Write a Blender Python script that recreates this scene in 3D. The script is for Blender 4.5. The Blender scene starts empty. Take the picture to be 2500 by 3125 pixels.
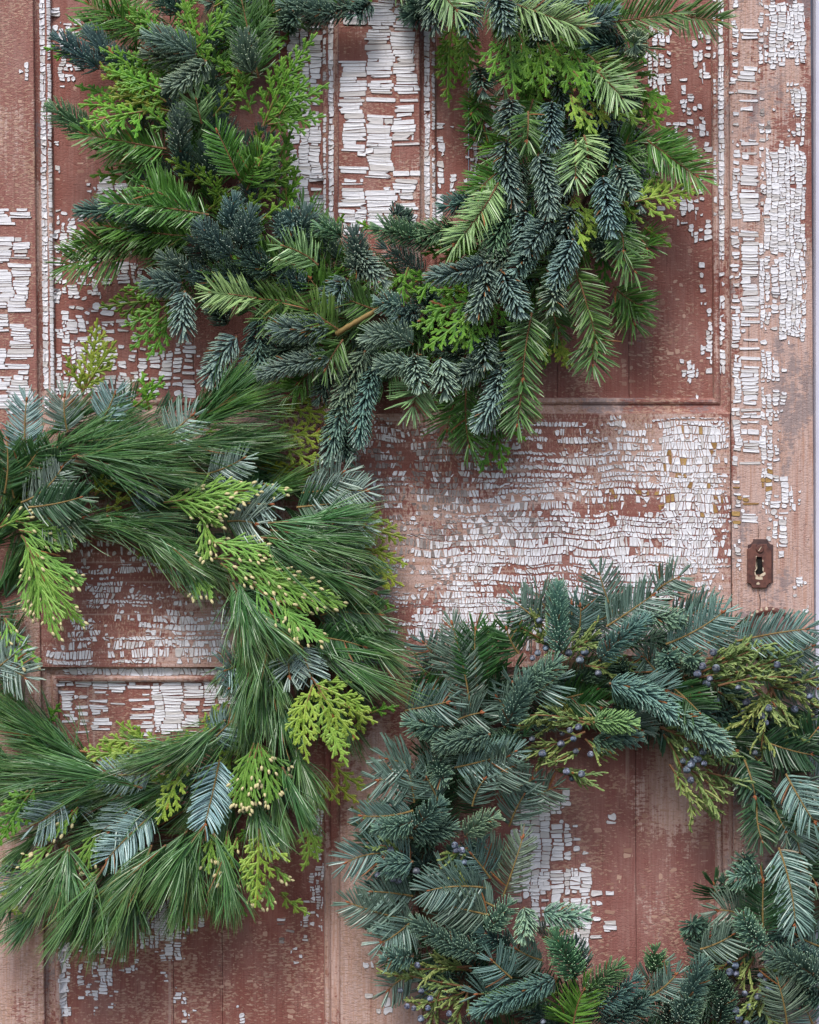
import bpy, math, random
import numpy as np
from mathutils import Vector

random.seed(7); RNG = np.random.default_rng(11)
sc = bpy.context.scene
COL = sc.collection

# ------------------------------------------------------------------ camera, sky, sun, exposure
DC = 2.2                                    # metres from lens to door
K = 1/2500.0                                # one photograph pixel on the door, in metres
cam_d = bpy.data.cameras.new("camera"); cam = bpy.data.objects.new("camera", cam_d); COL.objects.link(cam)
cam.location = (0.5, -DC, 0.625); cam.rotation_euler = (math.radians(90), 0, 0)
cam_d.sensor_fit = 'VERTICAL'; cam_d.sensor_height = 24; cam_d.lens = 24*DC/1.25
cam_d.clip_start = 0.05; cam_d.clip_end = 100
sc.camera = cam
SUN_EL, SUN_AZ = math.radians(53), math.radians(197)      # azimuth from +Y clockwise: the sun stands behind the camera
w = bpy.data.worlds.new("World"); sc.world = w; w.use_nodes = True
nt = w.node_tree; nt.nodes.clear()
wo = nt.nodes.new('ShaderNodeOutputWorld'); bg = nt.nodes.new('ShaderNodeBackground'); sky = nt.nodes.new('ShaderNodeTexSky')
sky.sky_type = 'NISHITA'; sky.sun_disc = False; sky.sun_elevation = SUN_EL; sky.sun_rotation = SUN_AZ
sky.air_density = 1.0; sky.dust_density = 3.0; sky.ozone_density = 1.0
bg.inputs['Strength'].default_value = 0.108
nt.links.new(sky.outputs[0], bg.inputs[0]); nt.links.new(bg.outputs[0], wo.inputs[0])
sun_d = bpy.data.lights.new("sun", 'SUN'); sun = bpy.data.objects.new("sun", sun_d); COL.objects.link(sun)
sun_d.energy = 1.65; sun_d.angle = math.radians(20); sun_d.color = (1.0, .965, .93)
sv = Vector((math.sin(SUN_AZ)*math.cos(SUN_EL), math.cos(SUN_AZ)*math.cos(SUN_EL), math.sin(SUN_EL)))
sun.rotation_euler = sv.to_track_quat('Z', 'Y').to_euler()
sc.view_settings.view_transform = 'Standard'; sc.view_settings.look = 'None'
sc.view_settings.exposure = 0.72; sc.view_settings.gamma = 1

# ------------------------------------------------------------------ helpers
def at(px, py, z):
    """photograph pixel + height above the door (pixels) -> world point"""
    f = (DC - z*K)/DC
    return np.array([.5 + (px*K-.5)*f, -z*K, .625 + ((3125-py)*K-.625)*f])
def nrm(a):
    return a/np.maximum(np.linalg.norm(a, axis=-1, keepdims=True), 1e-9)
def hash2(ix, iy, seed):
    h = (ix.astype(np.int64)*374761393 + iy.astype(np.int64)*668265263 + seed*2147483647) & 0xffffffff
    h = ((h ^ (h >> 13))*1274126177) & 0xffffffff
    return ((h ^ (h >> 16)) & 0xffff)/65535.0
def vnoise(x, y, s, seed=0):
    x = np.asarray(x, float)/s; y = np.asarray(y, float)/s
    ix = np.floor(x); iy = np.floor(y); fx = x-ix; fy = y-iy
    fx = fx*fx*(3-2*fx); fy = fy*fy*(3-2*fy)
    a = hash2(ix, iy, seed); b = hash2(ix+1, iy, seed); c = hash2(ix, iy+1, seed); d = hash2(ix+1, iy+1, seed)
    return (a*(1-fx)+b*fx)*(1-fy) + (c*(1-fx)+d*fx)*fy

def make_mesh(name, V, polys, attr=None, matidx=None, smooth=False):
    """polys: list of int arrays (n,k)"""
    me = bpy.data.meshes.new(name)
    V = np.asarray(V, np.float32)
    me.vertices.add(len(V)); me.vertices.foreach_set('co', V.ravel())
    loops = np.concatenate([p.ravel() for p in polys]).astype(np.int32)
    tot = np.concatenate([np.full(len(p), p.shape[1]) for p in polys]).astype(np.int32)
    st = np.concatenate([[0], np.cumsum(tot)[:-1]]).astype(np.int32)
    me.loops.add(len(loops)); me.loops.foreach_set('vertex_index', loops)
    me.polygons.add(len(tot)); me.polygons.foreach_set('loop_start', st)
    if matidx is not None: me.polygons.foreach_set('material_index', np.asarray(matidx, np.int32))
    me.polygons.foreach_set('use_smooth', np.full(len(tot), bool(smooth)))
    me.update(calc_edges=True)
    if attr is not None:
        ca = me.color_attributes.new('nv', 'FLOAT_COLOR', 'POINT')
        ca.data.foreach_set('color', np.asarray(attr, np.float32).ravel())
    return me
def link(name, me, parent=None, loc=(0, 0, 0), mats=()):
    o = bpy.data.objects.new(name, me); COL.objects.link(o)
    for m in mats:
        if m.name not in [x.name for x in me.materials if x]: me.materials.append(m)
    if parent is not None:
        o.parent = parent
    o.location = loc
    return o
def thing(name, label, cat, loc, group=None):
    o = bpy.data.objects.new(name, None); COL.objects.link(o); o.location = loc; o.empty_display_size = .05
    o['label'] = label; o['category'] = cat
    if group: o['group'] = group
    return o

# ------------------------------------------------------------------ materials
class NT:
    def __init__(s, name):
        s.m = bpy.data.materials.new(name); s.m.use_nodes = True; s.t = s.m.node_tree; s.n = s.t.nodes
        s.b = s.n['Principled BSDF']
    def new(s, typ, **kw):
        n = s.n.new(typ)
        for k, v in kw.items(): setattr(n, k, v)
        return n
    def l(s, a, b): s.t.links.new(a, b)
    def mix(s, fac, a, b, mode='MIX'):
        n = s.new('ShaderNodeMix', data_type='RGBA', blend_type=mode)
        for sock, v in ((n.inputs[0], fac), (n.inputs[6], a), (n.inputs[7], b)):
            if hasattr(v, 'is_linked'): s.l(v, sock)
            elif isinstance(v, (int, float)): sock.default_value = v
            else: sock.default_value = (*v, 1) if len(v) == 3 else v
        return n.outputs[2]
    def math(s, op, a, b=0.0, clamp=False):
        n = s.new('ShaderNodeMath', operation=op, use_clamp=clamp)
        for sock, v in ((n.inputs[0], a), (n.inputs[1], b)):
            if hasattr(v, 'is_linked'): s.l(v, sock)
            else: sock.default_value = v
        return n.outputs[0]
    def ramp(s, x, lo, hi):
        n = s.new('ShaderNodeMapRange', interpolation_type='SMOOTHSTEP')
        s.l(x, n.inputs[0]); n.inputs[1].default_value = lo; n.inputs[2].default_value = hi
        return n.outputs[0]
    def coords(s, scale, loc=(0, 0, 0)):
        tc = s.new('ShaderNodeTexCoord'); mp = s.new('ShaderNodeMapping')
        s.l(tc.outputs['Object'], mp.inputs[0]); mp.inputs['Scale'].default_value = scale; mp.inputs['Location'].default_value = loc
        return mp.outputs[0]
    def noise(s, vec, scale, detail=4, rough=.6, dist=0):
        n = s.new('ShaderNodeTexNoise'); s.l(vec, n.inputs['Vector'])
        n.inputs['Scale'].default_value = scale; n.inputs['Detail'].default_value = detail; n.inputs['Roughness'].default_value = rough
        n.inputs['Distortion'].default_value = dist
        return n.outputs[0]

def needle_mat(name, low, high, tip, under=None, tip_pow=6.0, rough=.36, spec=.6, stripe=(.06, .14, .34, .42)):
    """nv = (random, along, across: 1 upper ridge .5 edge 0 lower ridge)"""
    M = NT(name)
    at_ = M.new('ShaderNodeAttribute', attribute_name='nv'); sp = M.new('ShaderNodeSeparateColor'); M.l(at_.outputs['Color'], sp.inputs[0])
    oi = M.new('ShaderNodeObjectInfo')
    c = M.mix(sp.outputs[0], low, high)
    if under is not None:
        a = M.ramp(sp.outputs[2], stripe[0], stripe[1]); b = M.ramp(sp.outputs[2], stripe[3], stripe[2])
        c = M.mix(M.math('MULTIPLY', a, b), c, under)
    t = M.math('POWER', sp.outputs[1], tip_pow)
    c = M.mix(M.math('MULTIPLY', t, .8), c, tip)
    c = M.mix(1.0, c, oi.outputs['Color'], 'MULTIPLY')
    c = M.mix(M.ramp(sp.outputs[0], .988, .992), c, (.26, .11, .04))        # the odd needle has died
    M.l(c, M.b.inputs['Base Color'])
    M.b.inputs['Roughness'].default_value = rough; M.b.inputs['Specular IOR Level'].default_value = spec
    return M.m
MAT = {}
MAT['N'] = needle_mat('blue_fir_needles', (.046, .098, .092), (.165, .260, .240), (.32, .44, .32), under=(.23, .33, .31))
MAT['D'] = needle_mat('green_fir_needles', (.040, .110, .022), (.115, .235, .060), (.19, .32, .11), under=(.22, .36, .17), stripe=(.0, .08, .42, .48))
MAT['S'] = needle_mat('silver_fir_needles', (.028, .068, .050), (.066, .125, .092), (.19, .27, .22), under=(.42, .52, .53), stripe=(.05, .12, .27, .34))
MAT['F'] = needle_mat('dark_fir_needles', (.026, .072, .034), (.058, .135, .062), (.11, .20, .09), under=(.24, .34, .32))
MAT['P'] = needle_mat('pine_needles', (.022, .092, .020), (.125, .275, .088), (.20, .28, .08), under=(.24, .40, .25), tip_pow=10, rough=.32, spec=.55)
MAT['C'] = needle_mat('cedar_scales', (.040, .130, .010), (.120, .290, .028), (.17, .33, .04), rough=.5, spec=.3, tip_pow=3)
MAT['Y'] = needle_mat('golden_cedar_scales', (.125, .240, .025), (.260, .400, .060), (.32, .43, .08), rough=.5, spec=.3, tip_pow=3)
MAT['I'] = needle_mat('incense_cedar_scales', (.085, .215, .030), (.200, .385, .070), (.27, .43, .11), rough=.55, spec=.25, tip_pow=3)
MAT['J'] = needle_mat('juniper_scales', (.075, .135, .035), (.235, .310, .095), (.34, .39, .14), rough=.55, spec=.3, tip_pow=3)
def twig_mat(name, a, b):
    M = NT(name); v = M.coords((1, 1, 1))
    M.l(M.mix(M.noise(v, 300, 3), a, b), M.b.inputs['Base Color']); M.b.inputs['Roughness'].default_value = .75
    return M.m
MAT['twig_brown'] = twig_mat('brown_twig_bark', (.10, .045, .018), (.24, .12, .05))
MAT['twig_olive'] = twig_mat('olive_twig_bark', (.16, .11, .03), (.30, .20, .07))
MAT['bud'] = twig_mat('resin_bud', (.20, .055, .02), (.36, .13, .05))
MAT['cone'] = twig_mat('pale_seed_cone', (.48, .43, .20), (.68, .61, .36))
def berry_mat():
    M = NT('juniper_berry_bloom'); v = M.coords((1, 1, 1))
    oi = M.new('ShaderNodeObjectInfo')
    n = M.ramp(M.noise(v, 170, 4, .7), .36, .62)
    c = M.mix(n, (.030, .034, .060), (.33, .39, .53)); c = M.mix(1.0, c, oi.outputs['Color'], 'MULTIPLY')
    M.l(c, M.b.inputs['Base Color']); M.b.inputs['Roughness'].default_value = .45
    return M.m
MAT['berry'] = berry_mat()

RED_A, RED_B = (.200, .066, .052), (.290, .114, .094)
BARE_A, BARE_B = (.47, .280, .215), (.60, .455, .420)
GREY = (.215, .190, .205)
def wood_mat(name, vertical=True, bare=.5, speck=.5, grey=.3, seed=0, worn=None, tint=(1, 1, 1)):
    """weathered door timber: rust-red primer over pinkish bare wood, fine cross-grain flecks, grey patches"""
    M = NT(name); L = (seed*1.7, seed*.9, seed*2.3)
    g = (1, 1, .05) if vertical else (.05, 1, 1)
    x = (.40, 1, 1) if vertical else (1, 1, .40)            # short dashes across the grain
    grain = M.noise(M.coords(g, L), 330, 6, .70)
    broad = M.noise(M.coords((1, 1, .45) if vertical else (.45, 1, 1), L), 11, 5, .6, .3)
    fine = M.noise(M.coords(x, L), 260, 5, .68)
    dash = M.noise(M.coords(x, (L[0]+3, 0, L[2]+5)), 430, 3, .55)
    zone = M.noise(M.coords((1, 1, .6), (L[0]+9, 0, 4)), 15, 4, .65)
    red = M.mix(M.noise(M.coords((1, 1, 1), L), 42, 5, .65), RED_A, RED_B)
    red = M.mix(M.math('MULTIPLY', M.ramp(grain, .35, .7), .6), red, (.27, .105, .080))
    red = M.mix(1.0, red, tint, 'MULTIPLY')
    barec = M.mix(M.ramp(grain, .33, .66), BARE_A, BARE_B)
    barec = M.mix(M.math('MULTIPLY', M.ramp(M.noise(M.coords(g, (2, 1, seed)), 120, 4, .6), .52, .70), .6), barec, (.33, .15, .11))
    # large bare zones
    s = M.math('ADD', M.math('MULTIPLY', broad, .65), M.math('MULTIPLY', fine, .35))
    s = M.math('ADD', s, M.math('MULTIPLY', M.math('SUBTRACT', grain, .5), .12))
    if worn is not None:                                    # a rubbed patch with its own place on the door
        cx, cz, rx, rz, amt = worn
        tc = M.new('ShaderNodeTexCoord'); sx = M.new('ShaderNodeSeparateXYZ'); M.l(tc.outputs['Object'], sx.inputs[0])
        dx = M.math('DIVIDE', M.math('SUBTRACT', sx.outputs[0], cx), rx); dz = M.math('DIVIDE', M.math('SUBTRACT', sx.outputs[2], cz), rz)
        r = M.math('ADD', M.math('MULTIPLY', dx, dx), M.math('MULTIPLY', dz, dz))
        s = M.math('ADD', s, M.math('MULTIPLY', M.ramp(r, 1.2, .1), amt))
    th = .74-.46*bare
    mb = M.ramp(s, th-.02, th+.02)
    c = M.mix(mb, red, barec)
    # beige flecks on the red
    sp = M.ramp(M.math('ADD', M.math('MULTIPLY', dash, .6), M.math('MULTIPLY', zone, .4)), .66-.20*speck, .70-.20*speck)
    c = M.mix(M.math('MULTIPLY', sp, .8), c, (.45, .29, .215))
    # chalky bloom over the primer
    du = M.ramp(M.math('ADD', M.math('MULTIPLY', M.noise(M.coords((1, 1, .35) if vertical else (.35, 1, 1), (1, 4, seed)), 30, 6, .7), .6), M.math('MULTIPLY', grain, .4)), .40, .68)
    c = M.mix(M.math('MULTIPLY', du, .42), c, (.42, .275, .245))
    # red flecks left on the bare wood
    rf = M.ramp(fine, .60, .66)
    c = M.mix(M.math('MULTIPLY', M.math('MULTIPLY', rf, mb), .7), c, (.23, .09, .06))
    # open grain lines and pinholes
    gl = M.ramp(M.noise(M.coords((1, 1, .025) if vertical else (.025, 1, 1), (3, seed, 6)), 420, 3, .6), .60, .70)
    c = M.mix(M.math('MULTIPLY', gl, .50), c, (.13, .06, .045))
    # grey weathering
    gz = M.math('ADD', M.math('MULTIPLY', M.noise(M.coords((1, 1, .5) if vertical else (.5, 1, 1), (5, seed, 8)), 17, 5, .7), .7), M.math('MULTIPLY', fine, .3))
    c = M.mix(M.math('MULTIPLY', M.ramp(gz, .66-.18*grey, .72-.18*grey), .65), c, GREY)
    # crackle in the old coats
    vo = M.new('ShaderNodeTexVoronoi', feature='DISTANCE_TO_EDGE'); M.l(M.coords((.5, 1, 1.3) if vertical else (1.3, 1, .55), L), vo.inputs['Vector']); vo.inputs['Scale'].default_value = 230
    cr = M.ramp(vo.outputs['Distance'], .09, .02)
    c = M.mix(M.math('MULTIPLY', M.math('MULTIPLY', cr, M.ramp(zone, .48, .64)), .26), c, (.085, .040, .032))
    # long scratches with the grain
    scv = M.noise(M.coords((1, 1, .012) if vertical else (.012, 1, 1), (7, seed, 1)), 95, 2, .5)
    c = M.mix(M.math('MULTIPLY', M.ramp(scv, .665, .70), .55), c, (.45, .33, .29))
    M.l(c, M.b.inputs['Base Color']); M.b.inputs['Roughness'].default_value = .72; M.b.inputs['Specular IOR Level'].default_value = .25
    bp = M.new('ShaderNodeBump'); bp.inputs['Strength'].default_value = .5; bp.inputs['Distance'].default_value = .0014
    h = M.math('ADD', M.math('MULTIPLY', grain, .5), M.math('SUBTRACT', M.math('MULTIPLY', sp, .35), M.math('ADD', M.math('MULTIPLY', mb, .4), M.math('MULTIPLY', cr, .5))))
    M.l(h, bp.inputs['Height']); M.l(bp.outputs[0], M.b.inputs['Normal'])
    return M.m
def paint_mat():
    """nv = (random, edge 0..1, tone: 1 white .5 dirty grey 0 ochre)"""
    M = NT('chipped_white_paint')
    a = M.new('ShaderNodeAttribute', attribute_name='nv'); sp = M.new('ShaderNodeSeparateColor'); M.l(a.outputs['Color'], sp.inputs[0])
    v = M.coords((1, 1, 1))
    wht = M.mix(M.ramp(sp.outputs[0], 0, .35), (.58, .555, .55), (.74, .74, .79)); wht = M.mix(M.ramp(sp.outputs[0], .4, 1), wht, (.83, .835, .885))
    wht = M.mix(M.math('MULTIPLY', M.ramp(M.noise(v, 210, 5, .75), .50, .72), .42), wht, (.50, .46, .45))
    dirty = M.mix(sp.outputs[0], (.20, .165, .155), (.40, .36, .35)); och = M.mix(sp.outputs[0], (.30, .17, .06), (.42, .27, .10))
    c = M.mix(M.ramp(sp.outputs[2], .25, .35), och, dirty); c = M.mix(M.ramp(sp.outputs[2], .65, .85), c, wht)
    c = M.mix(M.ramp(sp.outputs[1], .55, .95), c, (.075, .050, .048))  # dark flake outline: edge grime, with shadow painted into the colour
    c = M.mix(M.ramp(sp.outputs[2], 1.4, 1.6), c, M.mix(sp.outputs[0], (.30, .155, .115), (.50, .33, .26)))
    M.l(c, M.b.inputs['Base Color']); M.b.inputs['Roughness'].default_value = .55; M.b.inputs['Specular IOR Level'].default_value = .3
    bp = M.new('ShaderNodeBump'); bp.inputs['Strength'].default_value = .3; bp.inputs['Distance'].default_value = .0006
    M.l(M.noise(v, 420, 4, .7), bp.inputs['Height']); M.l(bp.outputs[0], M.b.inputs['Normal'])
    return M.m
MAT['paint'] = paint_mat()
def simple(name, a, b, scale, rough, metal=0, spec=.4, bump=.3):
    M = NT(name); v = M.coords((1, 1, 1)); n = M.noise(v, scale, 5, .65)
    M.l(M.mix(M.ramp(n, .35, .65), a, b), M.b.inputs['Base Color']); M.b.inputs['Roughness'].default_value = rough
    M.b.inputs['Metallic'].default_value = metal; M.b.inputs['Specular IOR Level'].default_value = spec
    bp = M.new('ShaderNodeBump'); bp.inputs['Strength'].default_value = bump; bp.inputs['Distance'].default_value = .0006
    M.l(M.noise(v, scale*2.5, 5, .7), bp.inputs['Height']); M.l(bp.outputs[0], M.b.inputs['Normal'])
    return M.m
MAT['iron'] = simple('painted_iron', (.070, .030, .027), (.165, .068, .052), 110, .45)
MAT['iron_dark'] = simple('dark_iron', (.055, .030, .032), (.10, .055, .05), 140, .55)
MAT['knob'] = simple('worn_brown_knob', (.14, .075, .065), (.20, .13, .125), 60, .32, spec=.6)
MAT['cream'] = simple('cream_paint_chip', (.52, .42, .30), (.66, .55, .42), 200, .6)
MAT['black'] = simple('lock_cavity', (.004, .004, .004), (.008, .007, .006), 50, .9)
MAT['lavender'] = simple('pale_lavender_paint', (.56, .56, .68), (.63, .63, .74), 9, .6)
MAT['vine'] = simple('vine_bark', (.05, .03, .018), (.12, .075, .04), 120, .85)

# ------------------------------------------------------------------ the door (door space = photograph pixels at mid height; it has sagged a little out of square)
def dw(x, y):
    x = np.asarray(x, float); y = np.asarray(y, float)
    return x + (y-1560)*np.interp(x, [0, 1000, 2500], [.0125, .002, .0058])
def W(x, y, h):
    """door-space pixel and height (pixels, towards the viewer) -> world"""
    x, y, h = np.broadcast_arrays(np.asarray(x, float), np.asarray(y, float), np.asarray(h, float))
    return np.stack([dw(x, y)*K, -h*K, (3125-y)*K], -1)
XA, XB, XC, XD, XE = 120, 1035, 1285, 2232, 2484         # stile | panel | muntin | panel | stile
XL = -420                                                # the left board runs on outside the picture
YT, Y1, Y2, YB = -700, 1262, 2035, 3900
PROF = [(0, 0), (2, -7), (7, -13), (12, -17), (27, -22), (31, -16), (36, -13), (42, -14), (47, -18), (50, -30)]   # moulding: distance in from the frame, height
PD, PZ = [p[0] for p in PROF], [p[1] for p in PROF]
OPEN = [(XA, YT, XB, Y1), (XC, YT, XD, Y1), (XA, Y2, XB, YB), (XC, Y2, XD, YB)]
def height(x, y):
    x = np.asarray(x, float); y = np.asarray(y, float)
    h = np.zeros(np.broadcast(x, y).shape)
    for (x0, y0, x1, y1) in OPEN:
        d = np.minimum(np.minimum(x-x0, x1-x), np.minimum(y-y0, y1-y))
        h = np.where(d > 0, np.interp(d, PD, PZ), h)
    return h
door = thing('door', 'weathered panelled wooden door with white paint flaking off rust red primer', 'door', (0.5, 0, -.3))
DO = -np.array(door.location)
def slab(x0, y0, x1, y1, top, depth, bev=2.5, skip=()):
    """a board with eased edges: grid of rings; returns V, polys"""
    ys = np.linspace(y0, y1, 12)
    r = [(x0, top-depth), (x0, top-bev), (x0+bev, top), (x1-bev, top), (x1, top-bev), (x1, top-depth)]
    V = np.array([[W(rx, yy, rz) for rx, rz in r] for yy in ys]).reshape(-1, 3)
    n = len(r); q = []
    for j in range(len(ys)-1):
        for i in range(n-1):
            a = j*n+i; q.append((a, a+n, a+n+1, a+1))
    caps = [tuple(range(n)), tuple(reversed(range((len(ys)-1)*n, len(ys)*n)))]
    return V, [np.array(q), np.array(caps)]
def board(name, x0, y0, x1, y1, mat, top=0, depth=45, label=None):
    V, P = slab(x0, y0, x1, y1, top, depth)
    o = link(name, make_mesh(name, V, P), door, DO, (mat,))
    if label: o['label'] = label
    return o
wz = lambda px, py: (px*K, (3125-py)*K)
m_stL = wood_mat('left_stile_wood', True, .40, .75, .30, 1, (.04, .12, .12, .24, .16), (1.1, 1.25, 1.3))
m_stR = wood_mat('right_stile_wood', True, .55, .5, .80, 2, (.955, .62, .06, .40, .22))
m_rail = wood_mat('lock_rail_wood', False, .52, .6, .40, 3)
m_mun = wood_mat('muntin_wood', True, .42, .7, .40, 4, (.46, .05, .06, .35, .15))
m_pUL = wood_mat('upper_left_panel_wood', True, .20, .35, .42, 5)
m_pUR = wood_mat('upper_right_panel_wood', True, .20, .55, .22, 6)
m_pLL = wood_mat('lower_left_panel_wood', True, .17, .68, .15, 7)
m_pLR = wood_mat('lower_right_panel_wood', True, .20, .60, .25, 8, (.815, .18, .10, .26, .16), (1.05, 1.15, 1.25))
m_mou = wood_mat('moulding_wood', True, .54, .6, .60, 9)
stL = board('stile', XL, YT, XA-1.2, YB, m_stL, depth=60)
stR = board('stile', XD+1.5, YT, XE, YB, m_stR, depth=60)
rail = board('lock_rail', XA+1.2, Y1, XD-1.5, Y2, m_rail, top=.6)
munU = board('muntin', XB, YT, XC, Y1-1, m_mun)
munL = board('muntin', XB, Y2+1, XC, YB, m_mun)
pan = []
for (x0, y0, x1, y1), m in zip(OPEN, (m_pUL, m_pUR, m_pLL, m_pLR)):
    # the panel is glued up from vertical boards with open joints
    cuts = {0: [x0+300, x0+470, x0+735], 1: [x0+150, x0+420, x0+640], 2: [x0+395, x0+548], 3: [x0+382, x0+655]}[len(pan)]
    xs = [x0+44] + cuts + [x1-44]
    root = None
    for i in range(len(xs)-1):
        V, P = slab(xs[i]+(.5 if i else 0), y0+44, xs[i+1]-(.5 if i < len(xs)-2 else 0), y1-44, -30 - (i % 2)*.6, 14, 1.2)
        nm = 'panel' if i == 0 else 'panel_board'
        o = link(nm, make_mesh(nm, V, P), door if root is None else root, DO if root is None else (0, 0, 0), (m,))
        root = root or o
    pan.append(root)
    # moulding: one mitred length per side
    for side in range(4):
        seg = 14; V = []
        for s in np.linspace(0, 1, seg):
            for d, z in PROF:
                if side == 0: X, Yy = x0+d, y0+d+(y1-y0-2*d)*s
                elif side == 1: X, Yy = x1-d, y0+d+(y1-y0-2*d)*s
                elif side == 2: X, Yy = x0+d+(x1-x0-2*d)*s, y0+d
                else: X, Yy = x0+d+(x1-x0-2*d)*s, y1-d
                V.append(W(X, Yy, z-.4 + .8*vnoise(X+d*9, Yy, 40, 3)))
        n = len(PROF); q = []
        for j in range(seg-1):
            for i in range(n-1):
                a = j*n+i; f = (a, a+1, a+n+1, a+n)
                q.append(f if side in (0, 3) else f[::-1])
        link('moulding', make_mesh('moulding', np.array(V), [np.array(q)], smooth=False), door, DO, (m_mou,))
# wall beyond the right edge of the door
wv = np.array([[x*K, y, z] for x, y in ((2489, .012), (2494, .006), (3100, .006), (3100, .09), (2489, .09)) for z in (-.35, 1.6)])
wq = np.array([(0, 1, 3, 2), (2, 3, 5, 4), (4, 5, 7, 6), (6, 7, 9, 8), (8, 9, 1, 0)])
wall = link('wall', make_mesh('wall', wv, [wq]), None, (0, 0, 0), (MAT['lavender'],)); wall['kind'] = 'structure'

# ------------------------------------------------------------------ paint flakes
TS = 1250/1725.0
TILE = {1: (0, 0), 2: (1250, 0), 3: (0, 780), 4: (1250, 780), 5: (0, 1560), 6: (1250, 1560), 7: (0, 2340), 8: (1250, 2340)}
def dens(x, y, rects, soft=22):
    D = np.zeros(x.shape)
    for r in rects:
        t, x0, y0, x1, y1, v = r[:6]
        ox, oy = TILE[t] if t else (0, 0); s = TS if t else 1
        x0, x1, y0, y1 = ox+x0*s, ox+x1*s, oy+y0*s, oy+y1*s
        sx = min(soft, (x1-x0)/2); sy = min(soft, (y1-y0)/2)
        f = np.clip(np.minimum(x-x0, x1-x)/sx*.5+.5, 0, 1)*np.clip(np.minimum(y-y0, y1-y)/sy*.5+.5, 0, 1)
        if v >= 0: D = np.maximum(D, v*f)
        else: D = D*(1-f*(-v))
    return D
RES = [(7, 240, 560, 1420, 1083, .42), (2, 1000, 560, 1262, 1076, .35), (4, 900, 0, 1262, 600, .42), (8, 760, 60, 1300, 800, .30), (3, 190, 0, 830, 640, .5), (1, 190, 300, 560, 900, .25), (1, 0, 60, 95, 700, .25), (7, 0, 560, 185, 1083, .25), (4, 0, 680, 1340, 1076, .5), (6, 0, 0, 1340, 560, .5), (6, 1360, 0, 1690, 520, .12)]
FL = []                                            # polygon (n,2 in door space), height, tone, tilt, host
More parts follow.
